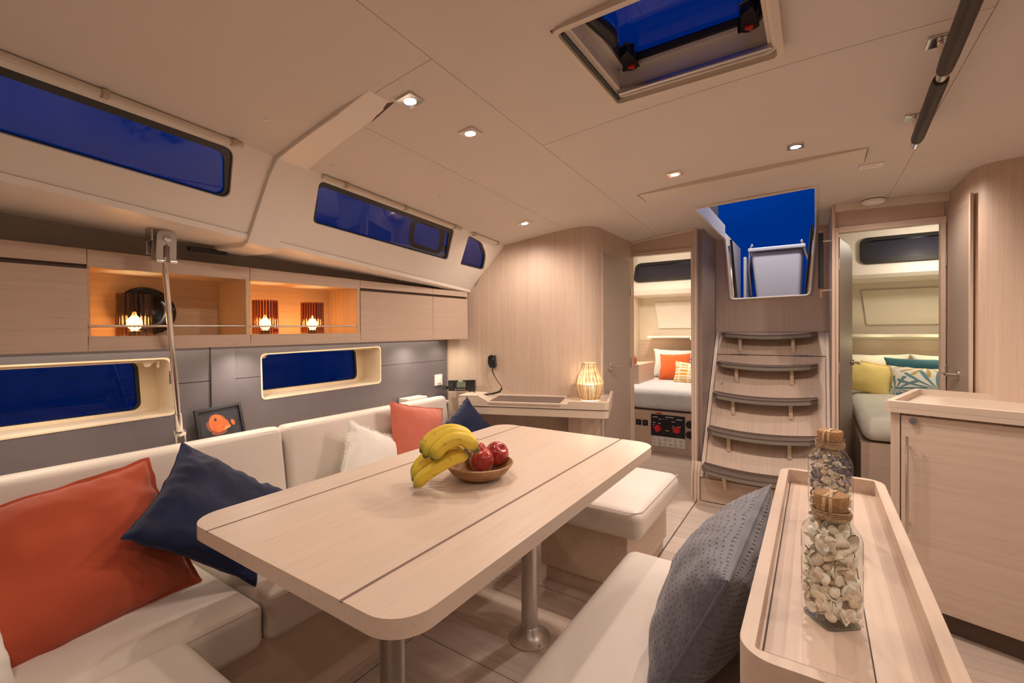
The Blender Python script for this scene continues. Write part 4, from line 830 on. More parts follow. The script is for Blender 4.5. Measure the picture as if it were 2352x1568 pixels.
# ================================================================== JARS
def jar(c, hw, hh, neck, rot, name, lab, fill, grp, corkh=.012):
    t = thing(name, lab, 'jar', c, group=grp); c = Vector(c); R = Matrix.Rotation(rot, 3, 'Z')
    def sq(h, z, p): # rounded square ring
        L = []
        for k in range(32):
            a = 2*PI*k/32; ca, sa = math.cos(a), math.sin(a); s_ = (abs(ca)**p+abs(sa)**p)**(-1/p); L.append(c+R @ V(h*s_*ca, h*s_*sa, z))
        return L
    rings = [sq(hw*.90, .0005, 9), sq(hw, .005, 9), sq(hw, hh*.72, 9), sq(hw*.96, hh*.78, 6), sq(hw*.80, hh*.845, 3), sq(neck*1.0, hh*.875, 2), sq(neck, hh*.965, 2), sq(neck*1.14, hh*.972, 2), sq(neck*1.17, hh*.985, 2), sq(neck*1.12, hh, 2)]
    vs = [p for r in rings for p in r]; fs = [(j*32+k, j*32+(k+1) % 32, (j+1)*32+(k+1) % 32, (j+1)*32+k) for j in range(len(rings)-1) for k in range(32)]+[tuple(range(31,-1,-1))]
    link('glass', MB().add(vs, fs), JARG, t, smooth=60)
    inner = [[c+(p-c)*.90+V(0,0,.0035) for p in rings[1]], [V(c.x+(p.x-c.x)*.93, c.y+(p.y-c.y)*.93, p.z) for p in rings[2]], [V(c.x+(p.x-c.x)*.92, c.y+(p.y-c.y)*.92, p.z) for p in rings[4]]]
    link('glass_foot', MB().add(sq(hw*.93,.001,8)+sq(hw*.93,.004,8), [(k, (k+1) % 32, 32+(k+1) % 32, 32+k) for k in range(32)]+[tuple(range(31,-1,-1)), tuple(range(32,64))]), glass('thick_glass', (.62,.66,.58), .2, edge=True), t, smooth=40)
    link('cork', MB().lathe(c, [(neck*.86,hh*.93), (neck*.98,hh), (neck*1.02,hh+corkh), (neck*.96,hh+corkh+.002), (0,hh+corkh+.002)], 28), plain('cork', (.42,.23,.10), .8, nscale=260, namt=.35, bump=.6, bscale=500), t)
    tw = MB()
    for k in range(5):
        z = hh*(.895+.013*k); pts = [c+V((neck*1.10+.0008*math.sin(a*3+k))*math.cos(a), (neck*1.10+.0008*math.sin(a*3+k))*math.sin(a), z+.0008*math.sin(2*a+k)) for a in [2*PI*i/24 for i in range(24)]]; tw.tube(pts, .0014, 6, closed=True)
    kn = c+R @ V(-neck*1.2, -neck*.5, hh*.91)
    for k in range(3): tw.tube([kn+V(.003*math.sin(k*2+a)*1.3, .003*math.cos(a*2+k), .003*math.cos(a+k)) for a in [i*.9 for i in range(7)]], .0014, 5)
    tw.tube([kn, kn+V(-.001,-.002,-.008), kn+V(.001,-.003,-.018)], .0011, 5)
    link('twine', tw, plain('jute_twine', (.42,.29,.16), .9, nscale=300, namt=.3), t, label='jute twine wound round the neck')
    rf = MB(); zt = hh+corkh+.0028
    for k in range(2):
        d = R @ V(math.cos(.5+k*.35), math.sin(.5+k*.35), 0); s_ = d.cross(V(0,0,1))*.0022; r_ = neck*1.06
        P = [c-d*r_*1.12+V(0,0,hh*.965), c-d*r_+V(0,0,zt-.003), c-d*r_*.8+V(0,0,zt), c+V(0,0,zt+.001), c+d*r_*.8+V(0,0,zt), c+d*r_+V(0,0,zt-.003), c+d*r_*1.12+V(0,0,hh*.965)]
        vs = [q for p in P for q in (p-s_, p+s_)]; rf.add(vs, [(2*i, 2*i+1, 2*i+3, 2*i+2) for i in range(len(P)-1)])
    o_ = link('raffia_band', rf, plain('raffia', (.66,.48,.28), .7), t); m = o_.modifiers.new('s', 'SOLIDIFY'); m.thickness = .0006
    fill(t, c, R, hw, hh); return t
def shell_mesh(kind, s_, seed):
    """open cockle shell, turret shell or small round chip, about s_ across, centred on the origin"""
    rn = random.Random(seed); mb = MB()
    if kind == 'cockle':
        n_, m = 14, 6; vs = []
        for i in range(m+1):
            r = i/m
            for k in range(n_+1):
                a = -1.25+2.5*k/n_; rr = r*s_*.56*(1+.10*math.cos(a)); z = s_*.34*(1-r*r)**.6*(1+.05*math.cos(k*PI)); vs.append(V(rr*math.sin(a), rr*math.cos(a)-s_*.28, z))
        fs = [(i*(n_+1)+k, i*(n_+1)+k+1, (i+1)*(n_+1)+k+1, (i+1)*(n_+1)+k) for i in range(m) for k in range(n_)]
        b = len(vs); vs += [v*.90-V(0,0,.0008) for v in vs]; fs += [tuple(j+b for j in f[::-1]) for f in fs]; fs += [(m*(n_+1)+k, m*(n_+1)+k+1, b+m*(n_+1)+k+1, b+m*(n_+1)+k) for k in range(n_)]
        mb.add(vs, fs)
    elif kind == 'turret':
        pts = []; rr = []
        for i in range(22): t = i/21; pts.append(V(0, (t-.5)*s_*1.5, 0)); rr.append(max(.0004, s_*.26*(1-t)**.8*(1+.14*abs(math.sin(t*PI*6)))*min(1, t*8+.35)))
        mb.tube(pts, rr, 10)
    else:
        n_ = 10; prf = [(0,.30), (.30,.24), (.48,.06), (.5,-.02), (.44,-.04), (0,.06)]; mb.lathe((0,0,0), [(r*s_, z*s_*.8) for r, z in prf], n_)
    return mb
def shells(t, c, R, hw, hh, specs, count, mats, grp, gap, zmax):
    rn = random.Random(int(hw*1e6)); pr = []
    for k, (kind, s_) in enumerate(specs):
        mb = shell_mesh(kind, s_, k); me = bpy.data.meshes.new('shell'); me.from_pydata([v for v in mb.v], [], mb.f); me.materials.append(mats[k % len(mats)])
        for p in me.polygons: p.use_smooth = True
        pr.append((me, s_))
    placed = []; tries = 0
    while len(placed) < count and tries < 9000:
        tries += 1; me, s_ = pr[rn.randrange(len(pr))]
        eu = (rn.random()*6, rn.random()*6, rn.random()*6); Er = Euler(eu).to_matrix(); Q = R.inverted() @ Er
        pts = [Q @ v.co for v in list(me.vertices)[::3]]; mn = [min(p[k] for p in pts) for k in range(3)]; mxx = [max(p[k] for p in pts) for k in range(3)]
        z = .005-mn[2]+rn.random()*(zmax+.012-mxx[2]+mn[2])
        f = hw-.0022 if z+mxx[2]*.6 < hh*.76 else (hw-.003)*(.80 if z+mxx[2]*.6 < hh*.82 else .62)
        lo, hi = [-f-mn[k] for k in range(2)], [f-mxx[k] for k in range(2)]
        if lo[0] > hi[0] or lo[1] > hi[1]: continue
        u_, v_ = rn.uniform(lo[0], hi[0]), rn.uniform(lo[1], hi[1])
        if rn.random() < .9:
            if rn.random() < .5: u_ = rn.choice((lo[0], hi[0]))
            else: v_ = rn.choice((lo[1], hi[1]))
        q = c+R @ V(u_, v_, z)
        if all((q-w).length > gap*(s_+sw)/2 for w, sw in placed):
            placed.append((q, s_)); o = bpy.data.objects.new('shell', me); COL.objects.link(o); o.parent = t; o.location = q-Vector(t['_o']); o['_o'] = t['_o']; o.rotation_euler = eu
def fillA(t, c, R, hw, hh): shells(t, c, R, hw, hh, [('cockle',.027), ('turret',.024), ('cockle',.022), ('chip',.016), ('cockle',.025)], 200, [plain('shell_cream', (.95,.86,.72), .35, nscale=120, namt=.10), plain('shell_sand', (.93,.78,.60), .38, nscale=150, namt=.12), plain('shell_white', (.96,.92,.82), .35, nscale=100, namt=.1)], 'x', .40, hh*.80)
def fillB(t, c, R, hw, hh): shells(t, c, R, hw, hh, [('chip',.0120), ('chip',.0110), ('chip',.0130), ('cockle',.014)], 295, [plain('shell_ivory', (.74,.60,.42), .4, nscale=200, namt=.25), plain('shell_violet', (.16,.13,.20), .35, nscale=200, namt=.4), plain('shell_pale', (.76,.68,.55), .4), plain('shell_grey', (.34,.29,.33), .4)], 'x', .44, hh*.80)
jar((.019,.812,.770), .0290, .172, .0215, math.radians(38), 'shell_jar', 'near corked glass jar filled with large cream sea shells', fillA, 'corked glass jars of sea shells on the console')
jar((.026,1.20,.770), .0315, .192, .0235, math.radians(33), 'shell_jar', 'far corked glass jar filled with small violet and cream shells', fillB, 'corked glass jars of sea shells on the console')
# ================================================================== GALLEY COUNTER
U = V(.955,-.297,0); D = V(.297,.955,0); GA = V(.240,2.415,0)
gc_ = thing('galley_cabinet', 'oak galley cabinet with long steel handle at the right edge', 'cabinet', GA+U*.4+D*.2)
gb = GA+U*.014+D*.014
link('body', MB().obox(gb+D*.016+V(0,0,.085), U*1.30, D*.54, V(0,0,.765)), OAKZ, gc_, smooth=0); link('corner_post', MB().obox(gb+V(0,0,.085), U*.030, D*.018, V(0,0,.765)), OAKZ, gc_, bevel=.002, smooth=0)
link('toe_kick', MB().obox(gb+D*.045+U*.03+V(0,0,0), U*1.25, D*.45, V(0,0,.085)), GROOVE, gc_, smooth=0)
gd = link('door', MB().obox(gb+U*.034+V(0,0,.088), U*.52, D*.018, V(0,0,.752)), wood('galley_door_oak', O0, O1, 'x', sc=.8, rz=.302), gc_, bevel=.0015, smooth=0)
hx = gb+U*.058-D*.030; link('handle', MB().cyl(hx+V(0,0,.372), hx+V(0,0,.762), .0055, n=14).cyl(hx+V(0,0,.41), hx+V(0,0,.41)+D*.030, .004, n=10).cyl(hx+V(0,0,.72), hx+V(0,0,.72)+D*.030, .004, n=10), CHROME, gd, label='long brushed steel bar handle')
lk = gb+U*.072+V(0,0,.822); link('push_lock', MB().cyl(lk, lk-D*.008, .0135, n=20).cyl(lk-D*.008, lk-D*.014, .009, n=16), CHROME, gd)
link('door', MB().obox(gb+U*.557+V(0,0,.088), U*.5, D*.018, V(0,0,.752)), MC['galley_door_oak'], gc_, bevel=.0015, smooth=0)
wt = thing('galley_worktop', 'beige galley worktop with raised rim on the oak cabinet', 'worktop', GA+U*.4+D*.2+V(0,0,.85))
o = [GA+V(0,0,.85), GA+U*1.35+V(0,0,.85), GA+U*1.35+D*.56+V(0,0,.85), GA+D*.56+V(0,0,.85)]
link('top_board', MB().plate(rnd(o, .015, 4), V(0,0,.020)), DESKM, wt, smooth=30)
ii = [GA+U*.024+D*.024, GA+U*1.33+D*.024, GA+U*1.33+D*.536, GA+U*.024+D*.536]; ii = [p+V(0,0,.868) for p in ii]; oo = [p+V(0,0,.018) for p in o]
link('rim', MB().plate(rnd(oo, .015, 4), V(0,0,.028), [rnd(ii, .012, 4)]), DESKM, wt, bevel=.004, smooth=30)
# ================================================================== CHART TABLE
NU = V(.942,.335,0); ND = V(-.335,.942,0)
nd = thing('chart_table', 'beige chart table with dark lid against the curved wood bulkhead', 'desk', (-1.4,2.35,0))
FR = V(-.965,2.425,0); zt_ = .770
FL = FR-NU*.90; BR = V(-1.128,2.905,0)
def npoly(inset=0): return [FR+(-NU+ND)*inset, BR+V(-.0,0,0)+(-NU)*inset, V(-1.20,2.80,0), V(-1.30,nl(-1.30)-.004,0), V(-1.98,nl(-1.98)-.004,0), FL+ND*inset]
def shelfz(inset, z0, z1, mat, nm, **k): return link(nm, MB().plate(rnd([p+V(0,0,z0) for p in npoly(inset)], [.03,.02,0,0,0,0], 5), V(0,0,z1-z0)), mat, nd, smooth=30, **k)
shelfz(.004, .692, .735, DESKM, 'fascia', bevel=.003); shelfz(.008, .735, .740, GROOVE, 'shadow_gap'); shelfz(0, .740, .768, DESKM, 'top_board', bevel=.003)
LA = FR-NU*.272
link('raised_rim', MB().plate(rnd([FR+V(0,0,.766), BR+V(0,0,.766), BR-NU*.018+V(0,0,.766), FR-NU*.018+ND*.018+V(0,0,.766), LA+ND*.018+NU*.04+V(0,0,.766), LA+NU*.04+V(0,0,.766)], [.03,0,0,.015,0,0], 4), V(0,0,.020)), DESKM, nd, bevel=.003, smooth=30)
link('back_rim', MB().obox(V(-1.30,nl(-1.30)-.022,.766), -NU*.55, ND*.018, V(0,0,.012)), DESKM, nd, bevel=.003)
ld = link('lid', MB().obox(LA-NU*.440-ND*.004+V(0,0,.757), NU*.440, ND*.250, V(0,0,.014)), DESKM, nd, bevel=.003)
link('lid_inlay', MB().obox(LA-NU*.434+ND*.010+V(0,0,.7705), NU*.428, ND*.228, V(0,0,.0015)), LIDM, ld, smooth=0, label='dark brown leather inlay')
link('left_ramp', MB().plate([LA-NU*.445+V(0,0,.768), LA-NU*.445-NU*.06+V(0,0,.800), FL+V(0,0,.800), FL+V(0,0,.768)], ND*.17), DESKM, nd, bevel=.003, smooth=0)
link('pedestal', MB().obox(V(-1.26,2.50,0), V(.10,0,0), V(0,.22,0), V(0,0,.69)), OAKZ, nd, bevel=.004); link('pedestal', MB().cyl((-1.19,2.66,0), (-1.19,2.66,.69), .035, n=24), VENZ, nd)
# lantern
lc = V(-1.145,2.565,.772); ln = thing('rattan_lantern', 'woven rattan lantern with lit candle on the chart table', 'lantern', lc)
def lr(t): # profile radius by height fraction
    P = [(0,.052), (.12,.068), (.3,.082), (.45,.083), (.65,.070), (.85,.050), (1,.042)]
    for (a, ra), (b, rb) in zip(P[:-1], P[1:]):
        if t <= b: s_ = (t-a)/(b-a); s_ = s_*s_*(3-2*s_) if False else s_; return ra+(rb-ra)*s_
    return P[-1][1]
LH = .222
weave = MB(); rn = random.Random(5)
for k in range(130):
    a = 2*PI*k/130; pts = [lc+V(lr(t)*math.cos(a+.05*math.sin(6*t+k)), lr(t)*math.sin(a+.05*math.sin(6*t+k)), LH*t) for t in [i/10 for i in range(11)]]; weave.tube(pts, .0014, 4, caps=False)
link('rattan_weave', weave, plain('rattan', (.70,.54,.32), .6, nscale=200, namt=.25), ln, label='open weave of straw coloured rattan strands')['kind'] = 'stuff'
solidband = MB()
for k in range(40):
    t = .02+.42*k/40; r_ = lr(t)-.0008; z = LH*t; solidband.tube([lc+V((r_+.0012*math.sin(a*21+k*PI))*math.cos(a), (r_+.0012*math.sin(a*21+k*PI))*math.sin(a), z) for a in [2*PI*i/84 for i in range(84)]], .0012, 4, closed=True)
link('lower_weave', solidband, MC['rattan'], ln)['kind'] = 'stuff'
for k in range(10):
    a = 2*PI*k/10; link('rib', MB().tube([lc+V((lr(t)+.0015)*math.cos(a), (lr(t)+.0015)*math.sin(a), LH*t) for t in [i/12 for i in range(13)]], .0013, 5), plain('dark_wire', (.16,.10,.05), .6), ln)
for t in (.015, .995): link('hoop', MB().tube([lc+V(lr(t)*math.cos(a), lr(t)*math.sin(a), LH*t) for a in [2*PI*i/32 for i in range(32)]], .003, 6, closed=True), MC['rattan'], ln)
link('candle', MB().lathe(lc, [(0,.002), (.030,.002), (.030,.088), (.026,.090), (0,.088)], 24), CANDLE, ln, label='glowing white candle')
light('lantern_light', 'POINT', lc+V(0,0,.125), .8, (1,.80,.55), .01)
# radio
rd = thing('vhf_radio', 'black VHF radio with small green screen left on the chart table', 'radio', (-1.93,2.27,.80))
rc0 = V(-1.977,2.214,.806); RU = V(.88,.46,.02).normalized(); RN = V(.46,-.87,.1).normalized(); RV = V(0,0,1)
def rr_(u, v, w=0): return rc0+RU*u+RV*v+RN*w
link('casing', MB().obox(rr_(0,0,-.05), RU*.175, RV*.070, RN*.05), BLACK, rd, bevel=.004); link('screen', MB().obox(rr_(.058,.022,0), RU*.058, RV*.036, RN*.002), emis('lcd_green', (.10,.13,.075), .25), rd, smooth=0, label='grey green screen')
link('dial', MB().cyl(rr_(.025,.040,0), rr_(.025,.040,.016), .012, n=20), BLACKM, rd); link('dial', MB().cyl(rr_(-.02,.022,-.03), rr_(-.02,.022,.012), .014, n=20), BLACKM, rd)
link('stand', MB().obox(rr_(.13,-.03,-.045), RU*.035, RV*.03, RN*.035).obox(rr_(.12,-.036,-.05), RU*.055, RV*.008, RN*.05), BLACK, rd, bevel=.002)
for k in range(5): link('button', MB().obox(rr_(.048+.014*k,.008,0), RU*.006, RV*.004, RN*.002), WHITEPL, rd, smooth=0)
tx = bpy.data.curves.new('brand_text', 'FONT'); tx.body = 'B&G'; tx.size = .016; tx.extrude = .0005; to = bpy.data.objects.new('tmp', tx); COL.objects.link(to)
dg = bpy.context.evaluated_depsgraph_get(); me = bpy.data.meshes.new_from_object(to.evaluated_get(dg)); bpy.data.objects.remove(to)
lo = bpy.data.objects.new('lettering', me); me.materials.append(WHITEPL); COL.objects.link(lo); lo.parent = rd
Mx = Matrix((RU, RV, RN)).transposed().to_4x4(); Mx.translation = rr_(.068,.0585,.0008)-Vector(rd['_o']); lo.matrix_local = Mx; lo['label'] = 'small white lettering on the radio'
link('connector', MB().tube([rr_(.165,.012,.0), rr_(.172,.012,.014), rr_(.176,-.01,.016), rr_(.172,-.045,.012)], .004, 8), BLACKM, rd)
# microphone on the bulkhead
mc = thing('radio_microphone', 'black radio hand microphone with coiled lead hanging on the bulkhead', 'microphone', (-1.76,2.42,.95))
def nv(x, z, o=0): return V(x, nl(x), z)+V(.347,-.938,0)*o
link('clip', MB().cyl(nv(-1.760,.995,0), nv(-1.760,.995,.014), .012), BLACK, mc)
link('handset', MB().plate([nv(x, z, .012) for x, z in ((-1.785,1.022), (-1.775,1.030), (-1.745,1.028), (-1.740,.965), (-1.752,.955), (-1.776,.957), (-1.788,.985))], V(.347,-.938,0)*.028), BLACK, mc, bevel=.005, seg=3)
link('talk_key', MB().plate([nv(x, z, .040) for x, z in ((-1.757,1.020), (-1.752,1.020), (-1.753,1.002), (-1.756,1.002))], V(.347,-.938,0)*.002), STEEL, mc, smooth=0)
link('lead', MB().tube([nv(-1.763,.957,.026), nv(-1.762,.925,.026), nv(-1.745,.890,.03), nv(-1.720,.855,.04), nv(-1.700,.835,.05), nv(-1.697,.822,.06)], [.004,.0035,.0025,.0025,.0025,.003], 8), BLACKM, mc)
coil = []; pa = [nv(-1.697,.820,.06), nv(-1.705,.805,.085), nv(-1.74,.795,.12), nv(-1.79,.792,.17), nv(-1.825,.792,.19)]
for i in range(121):
    t = i/120*(len(pa)-1); k = min(int(t), len(pa)-2); p = pa[k].lerp(pa[k+1], t-k); a = i*1.9; coil.append(p+V(0, .006*math.cos(a), .006*math.sin(a)))
link('coiled_lead', MB().tube(coil, .0028, 5), BLACKM, mc)
# wall switch
t = thing('wall_switch', 'square white rocker switch on the grey panel beside the bulkhead', 'switch', (XW,2.20,.84)); link('plate', MB().box(XW,XW+.008,2.175,2.245,.838,.910), WHITEPL, t, bevel=.003); link('rocker', MB().box(XW+.007,XW+.013,2.193,2.227,.853,.895), plain('switch_white', (.9,.86,.78), .35), t, bevel=.002)
# box on shelf end
link('shelf_box', MB().box(-2.05,-1.97,1.86,2.02,.75,.80), MOLD, label='cream moulded box top behind the right sofa backrest', cat='box', bevel=.006)
# ================================================================== PICTURE FRAME
pf = thing('picture_frame', 'black framed underwater photo of an orange fish behind the sofa', 'picture', (-2.0,.88,.75))
fo = V(-2.000,.792,.752); fu = V(-.012,.178,.010).normalized(); fv = V(-.25,-.035,.965).normalized(); fn = fu.cross(fv).normalized()
if fn.x < 0: fn = -fn
def fpnt(u, v, w=0): return fo+fu*u+fv*v+fn*w
FW, FH = .180, .142
link('frame', MB().plate([fpnt(0,0), fpnt(FW,0), fpnt(FW,FH), fpnt(0,FH)], fn*.012, [[fpnt(.011,.011), fpnt(FW-.011,.011), fpnt(FW-.011,FH-.011), fpnt(.011,FH-.011)]]), BLACK, pf, bevel=.002)
link('print', MB().plate([fpnt(.01,.01,.002), fpnt(FW-.01,.01,.002), fpnt(FW-.01,FH-.01,.002), fpnt(.01,FH-.01,.002)], fn*.002), plain('deep_water_print', (.030,.032,.042), .5, nscale=25, namt=.5), pf, smooth=0)
def blob(cu, cv, ru, rv, w, mat, nm, pw=2, n_=24, rot=0, lab=None):
    ps = []
    for k in range(n_): a = 2*PI*k/n_; x_, y_ = ru*math.cos(a), rv*math.sin(a); ps.append(fpnt(cu+x_*math.cos(rot)-y_*math.sin(rot), cv+x_*math.sin(rot)+y_*math.cos(rot), w))
    link(nm, MB().plate(ps, fn*.0006), mat, pf, smooth=0, label=lab)
OF = plain('fish_orange', (.80,.17,.04), .5, nscale=60, namt=.25); OD = plain('fish_shade', (.30,.09,.05), .5)
blob(.050,.066,.012,.022,.0042,OD,'print_fin',rot=.3); blob(.078,.074,.030,.038,.0046,OF,'print_fish',rot=.35,lab='orange fish in the print'); blob(.098,.064,.024,.024,.0050,OF,'print_fish',rot=-.5); blob(.117,.056,.011,.009,.0053,OF,'print_fish',rot=-.3); blob(.113,.050,.014,.0045,.0056,plain('fish_lip',(.85,.42,.15),.5),'print_mouth',rot=.25); blob(.138,.066,.007,.013,.0050,OF,'print_fin',rot=.3); blob(.073,.090,.006,.007,.0052,OD,'print_eye'); blob(.073,.090,.0035,.0045,.0056,BLACK,'print_eye'); blob(.098,.096,.016,.007,.0043,OD,'print_fin',rot=-.7); blob(.082,.040,.03,.014,.0042,OD,'print_fin')
link('glazing', MB().plate([fpnt(.01,.01,.009), fpnt(FW-.01,.01,.009), fpnt(FW-.01,FH-.01,.009), fpnt(.01,FH-.01,.009)], fn*.001), PGLASS, pf, smooth=0)
# ================================================================== PILLOWS
def pillow(name, lab, c, u, v, w, h, th, mat, conc=.10, seed=1, n_=36, flange=0, wr=.012, cat='pillow', grp=None, uv=True, sag=0, corner=None, seat_z=None):
    """pillow centred at c; u, v in-plane axes; th thickness; conc pulls the edges in so the corners point"""
    c = Vector(c); u = Vector(u).normalized(); v = Vector(v); v = (v-u*v.dot(u)).normalized(); nn = u.cross(v).normalized()
    t = thing(name, lab, cat, c-V(0,0,h*.5), group=grp); mb = MB(); uvs = []; vs = []
    for side in (1, -1):
        for i in range(n_+1):
            for j in range(n_+1):
                a, b = -1+2*i/n_, -1+2*j/n_
                a, b = math.sin(a*PI/2)*.55+a*.45, math.sin(b*PI/2)*.55+b*.45
                x_ = a*(1-conc*(1-b*b)*abs(a)); y_ = b*(1-conc*(1-a*a)*abs(b))
                f = 1-flange; ea, eb = min(1, abs(a)/f), min(1, abs(b)/f)
                T = ((1-ea**2.4)*(1-eb**2.4))**.55*th/2
                q = V(a*w*4, b*h*4, seed*3.1+side); edge = max(abs(a), abs(b))
                wv = noise.noise(q*1.6)*wr*.9+noise.noise(q*5)*wr*.16*(0.4+edge)+(math.sin((a if abs(b) > abs(a) else b)*26+seed)*wr*.30*max(0, edge-.72)*3.2*(1-min(1, edge)**12))
                wv *= min(1, T/(th*.12)+.12)
                fr = noise.noise(V(a*5, b*5, seed))*.006
                p = c+u*(x_*w/2+fr*edge)+v*(y_*h/2+fr*edge-sag*(1-a*a)*max(0, b)*h)+nn*(side*(T+.0012)+(wv if side > 0 else wv*.5)+noise.noise(V(a*3, b*3, seed+9))*flange*.12*edge**4)
                vs.append(p); uvs.append((i/n_, j/n_))
    m = n_+1; N = m*m; fs = []
    for i in range(n_):
        for j in range(n_):
            a = i*m+j; fs.append((a, a+m, a+m+1, a+1)); fs.append((a+N, a+1+N, a+m+1+N, a+m+N))
    bd = [i*m for i in range(n_)]+[n_*m+j for j in range(n_)]+[i*m+n_ for i in range(n_, 0, -1)]+[j for j in range(n_, 0, -1)]
    L = len(bd); fs += [(bd[k], bd[k]+N, bd[(k+1) % L]+N, bd[(k+1) % L]) for k in range(L)]
    fs = [f if k % 1 == 0 else f for k, f in enumerate(fs)]
    mb.add(vs, fs); mb.uv = uvs; link('cover', mb, mat, t, smooth=75)
    edge = [vs[k].lerp(vs[k+N], .5) for k in bd]; return t, edge, nn
B_ = 'scatter pillows on the sofa'
def piping(t, edge, r, mat): link('seam_edge', MB().tube(edge, r, 6, closed=True), mat, t)
# big rust pillow
def diag(c, d1, d2): a, b = Vector(d1).normalized(), Vector(d2).normalized(); return (a+b), (a-b)
t, e, _ = pillow('pillow', 'big rust orange linen pillow at the left edge of the picture', (-1.575,.325,.622), (-.06,.40,.030), (-.20,-.03,.32), .50, .41, .15, ORANGE, .05, 2, flange=.05, wr=.016, grp=B_, n_=44)
u, v = diag(0, (-.35,-.01,.372), (-.15,.46,-.023))
t, e, _ = pillow('pillow', 'large navy velvet pillow standing on one corner behind the table', (-1.520,.648,.655), u, v, .365, .365, .12, NAVY, .11, 4, wr=.016, grp=B_, n_=44); piping(t, e, .0022, NAVY)
WC = (-1.705,1.385,.560)
t, e, nn = pillow('pillow', 'white cotton pillow with fringed edge behind the table', WC, (0,.90,-.42), (-.25,.40,.86), .37, .37, .10, WHITEF, .10, 5, wr=.008, grp=B_)
fr = MB(); rn = random.Random(2)
for k in range(0, len(e)):
    for j in range(4):
        p = e[k].lerp(e[(k+1) % len(e)], j/4); d = (p-Vector(WC)).normalized(); d = d+V(rn.uniform(-.3,.3), rn.uniform(-.5,.5), rn.uniform(-.5,.5)); fr.tube([p-d*.003, p+d*.006, p+d*.012+V(0,0,-.002)], [.0018,.0015,.0008], 4)
link('fringe', fr, WHITEF, t, label='short white thread fringe')['kind'] = 'stuff'
t, e, _ = pillow('pillow', 'terracotta linen pillow leaning on the backrest beside small navy pillow', (-1.735,1.722,.628), (-.02,.40,-.095), (-.09,.06,.28), .42, .36, .10, TERRA, .05, 6, flange=.03, wr=.006, grp=B_); piping(t, e, .0020, TERRA)
u, v = diag(0, (-.25,.05,.95), (.3,.9,-.3))
t, e, _ = pillow('pillow', 'small navy velvet pillow at the chart table end of the sofa', (-1.675,2.045,.640), u, v, .25, .25, .10, NAVY, .10, 7, wr=.010, grp=B_)
t, e, _ = pillow('pillow', 'white pillow cut off at the lower left picture corner', (-1.42,.045,.600), (-.1,.30,-.05), (-.20,-.02,.30), .34, .32, .10, WHITEF, .06, 8, grp=B_)
# grey quilted pillow on the bench
GQ = bpy.data.materials.new('grey_quilted_velvet'); n, l, b = nodes(GQ); b.inputs['Base Color'].default_value = (.095,.098,.130,1); b.inputs['Roughness'].default_value = .6; b.inputs['Sheen Weight'].default_value = .4
t_ = n.new('ShaderNodeTexCoord'); sp = n.new('ShaderNodeSeparateXYZ'); l.new(t_.outputs['UV'], sp.inputs[0])
def mth(op, a, b_=None, c_=None):
    x = n.new('ShaderNodeMath'); x.operation = op
    for i, q in enumerate((a, b_, c_)):
        if q is None: continue
        if isinstance(q, (int, float)): x.inputs[i].default_value = q
        else: l.new(q, x.inputs[i])
    return x.outputs[0]
ru, rv = mth('MULTIPLY', sp.outputs[0], 34), mth('MULTIPLY', sp.outputs[1], 26); row = mth('FLOOR', rv); off = mth('MULTIPLY', mth('MODULO', row, 2), .5)
fu_ = mth('SUBTRACT', mth('FRACT', mth('ADD', ru, off)), .5); fv_ = mth('SUBTRACT', mth('FRACT', rv), .5)
ds_ = mth('ADD', mth('POWER', mth('MULTIPLY', fu_, 2.6), 2), mth('POWER', mth('MULTIPLY', fv_, 6), 2)); pit_ = mth('SUBTRACT', 1, mth('MINIMUM', ds_, 1))
u_ = n.new('ShaderNodeBump'); u_.invert = True; u_.inputs['Strength'].default_value = .9; u_.inputs['Distance'].default_value = .0045; l.new(pit_, u_.inputs['Height']); l.new(u_.outputs[0], b.inputs['Normal'])
t, e, _ = pillow('pillow', 'grey quilted pillow leaning on the oak console', (-.190,1.165,.605), (-.02,-.55,-.0), (.13,0,.27), .60, .34, .19, GQ, .05, 9, wr=.014, grp='pillow on the bench', n_=50); piping(t, e, .003, GQ)
# ================================================================== FRUIT BOWL
BC = V(-.872,1.118,.742); bw = thing('fruit_bowl', 'shallow turned wooden bowl holding apples on the oak table', 'bowl', BC)
BOWLM = wood('bowl_wood', (.28,.14,.06), (.46,.27,.13), 'x', sc=.5)
link('bowl_body', MB().lathe(BC, [(0,0), (.050,0), (.060,.002), (.086,.018), (.103,.040), (.107,.046), (.103,.048), (.082,.026), (.055,.012), (0,.009)], 56), BOWLM, bw, smooth=60)
AP = bpy.data.materials.new('apple_skin'); n, l, b = nodes(AP); b.inputs['Roughness'].default_value = .18; b.inputs['Coat Weight'].default_value = .4
t_ = n.new('ShaderNodeTexCoord'); m_ = n.new('ShaderNodeMapping'); m_.inputs['Scale'].default_value = (60,60,8); l.new(t_.outputs['Object'], m_.inputs[0]); x = n.new('ShaderNodeTexNoise'); x.inputs['Scale'].default_value = 1; x.inputs['Detail'].default_value = 4; l.new(m_.outputs[0], x.inputs['Vector'])
r = n.new('ShaderNodeValToRGB'); l.new(x.outputs[0], r.inputs[0]); r.color_ramp.elements[0].position = .3; r.color_ramp.elements[0].color = (.22,.008,.014,1); r.color_ramp.elements[1].position = .75; r.color_ramp.elements[1].color = (.55,.07,.045,1); l.new(r.outputs[0], b.inputs['Base Color'])
